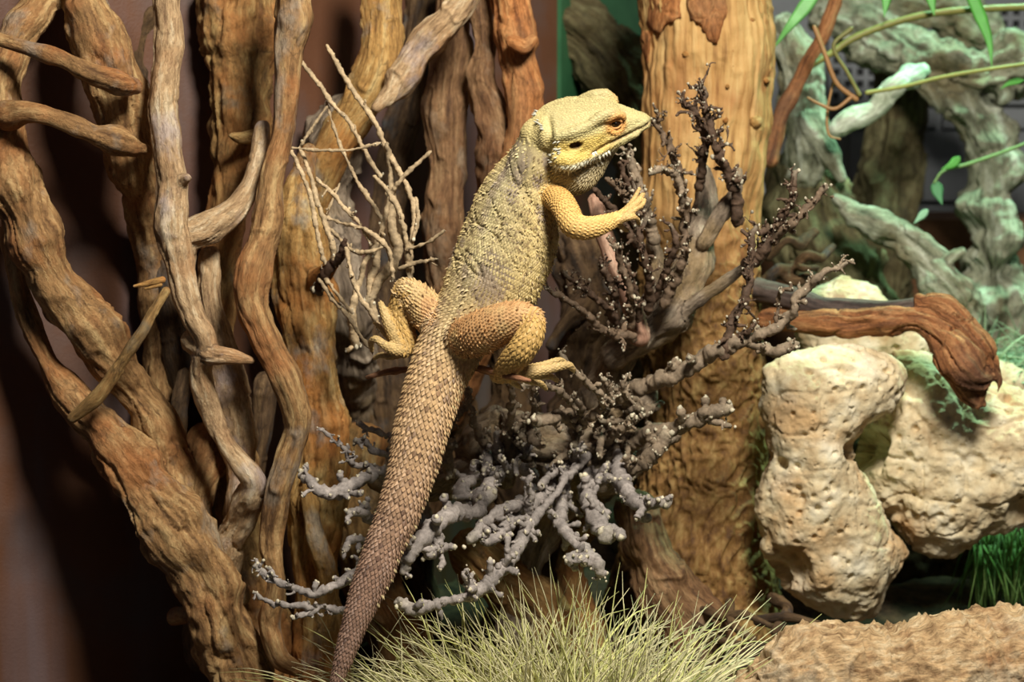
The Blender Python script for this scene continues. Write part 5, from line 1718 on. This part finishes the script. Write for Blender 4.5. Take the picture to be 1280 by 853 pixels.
def leaf(pts, w, col):
    D = spline(np.array([list(at(x, y, d)) + [w * d / FPX] for x, y, d in pts]), .003)
    n = len(D)
    tt = np.linspace(0, 1, n)
    W = w * 1.6 / FPX * np.minimum(1, np.minimum(tt * 5 + .12, (1 - tt) * 1.7 + .02))
    T = unit(np.gradient(D[:, :3], axis=0))
    Bv = unit(np.cross(T, REF))
    Nv = np.cross(Bv, T)
    rows = []
    for u, h in ((-1, 0.0), (-.5, .12), (0, .0), (.5, .12), (1, 0.0), (.5, .22), (0, .12), (-.5, .22)):
        rows.append(D[:, :3] + Bv * (W * u)[:, None] + Nv * (W * h)[:, None])
    V = np.stack(rows, 1).reshape(-1, 3)
    i = np.arange(n - 1)[:, None] * 8
    j = np.arange(8)[None]
    Q = np.stack([i + j, i + (j + 1) % 8, i + 8 + (j + 1) % 8, i + 8 + j], -1).reshape(-1, 4)
    me = build_mesh('leaf', V, Q)
    attr(me, 'Col', np.tile(np.asarray(col), (len(V), 1)))
    return link('leaf', me, M_leaf, plant)


C_LF = np.array(lin(92, 170, 72))
leaf([(1030, -30, 1.55), (1008, 6, 1.55), (986, 34, 1.55), (966, 62, 1.56)], 9, np.array(lin(110, 176, 96)))
leaf([(1108, -20, 1.6), (1108, 0, 1.6), (1105, 22, 1.6)], 7, C_LF)
leaf([(1160, -20, 1.6), (1164, 0, 1.6), (1168, 20, 1.6)], 7, C_LF)
leaf([(1206, -24, 1.6), (1222, 12, 1.6), (1236, 50, 1.6), (1240, 86, 1.6)], 8, C_LF)
leaf([(1200, 196, 1.67), (1190, 206, 1.67), (1176, 212, 1.67)], 6, C_LF)
leaf([(1170, 226, 1.68), (1172, 240, 1.68), (1178, 256, 1.68)], 8, np.array(lin(90, 150, 100)))
leaf([(1160, 262, 1.64), (1152, 270, 1.64), (1142, 280, 1.64)], 5, np.array(lin(150, 200, 160)))
leaf([(1280, 100, 1.62), (1262, 104, 1.62), (1250, 112, 1.62)], 4, C_LF)

# grey panel wall: block courses, ledge, vent grille
WR = 1.02
def on_wall(px, py, y):
    ray = at(px, py, 1.0) - CAM
    k = (y - CAM[1]) / ray[1]
    return CAM + ray * k


wr = bpy.data.objects['wall_right']
for px0, px1, py0, py1 in ((1060, 1172, 40, 158), (1176, 1330, 132, 160), (1060, 1210, 164, 250), (1214, 1330, 164, 268)):
    a, b = on_wall(px0, py1, WR), on_wall(px1, py0, WR)
    link('panel_block', box_mesh('panel_block', (a[0], WR - .012, a[2]), (b[0], WR + .004, b[2])), M_panel, wr)
a, b = on_wall(1150, 345, WR - .1), on_wall(1400, 272, WR - .1)
struct('trim_1', box_mesh('trim_1', (a[0] - .25, WR - .13, -.03), (b[0], WR - .014, b[2])), M_ledge)
a, b = on_wall(1030, 130, WR), on_wall(1400, 12, WR)
vent = empty('vent_grille', (a[0], WR - .02, a[2]), 'black perforated vent grille on the grey panel wall behind the arched root', 'vent')
link('backing', box_mesh('backing', (a[0], WR - .018, a[2]), (b[0], WR - .0125, b[2])), M_black, vent)  # black sheet painted for the dark inside the vent holes
nb = 0
bars = []
for x in np.arange(a[0], b[0], .0135):
    bars.append(((x, WR - .024, a[2]), (x + .0055, WR - .018, b[2])))
for z in np.arange(a[2], b[2], .0135):
    bars.append(((a[0], WR - .0235, z), (b[0], WR - .0182, z + .0055)))
Vb, Qb = [], []
for lo, hi in bars:
    k = len(Vb)
    Vb += [(x, y, z) for x in (lo[0], hi[0]) for y in (lo[1], hi[1]) for z in (lo[2], hi[2])]
    Qb += [tuple(k + i for i in q) for q in ((0, 1, 3, 2), (4, 6, 7, 5), (0, 4, 5, 1), (2, 3, 7, 6), (0, 2, 6, 4), (1, 5, 7, 3))]
me = build_mesh('grille_bars', np.array(Vb), Qb)
me.polygons.foreach_set('use_smooth', np.zeros(len(me.polygons), bool))
g = link('grille_bars', me, M_panel, vent)
g['kind'] = 'stuff'
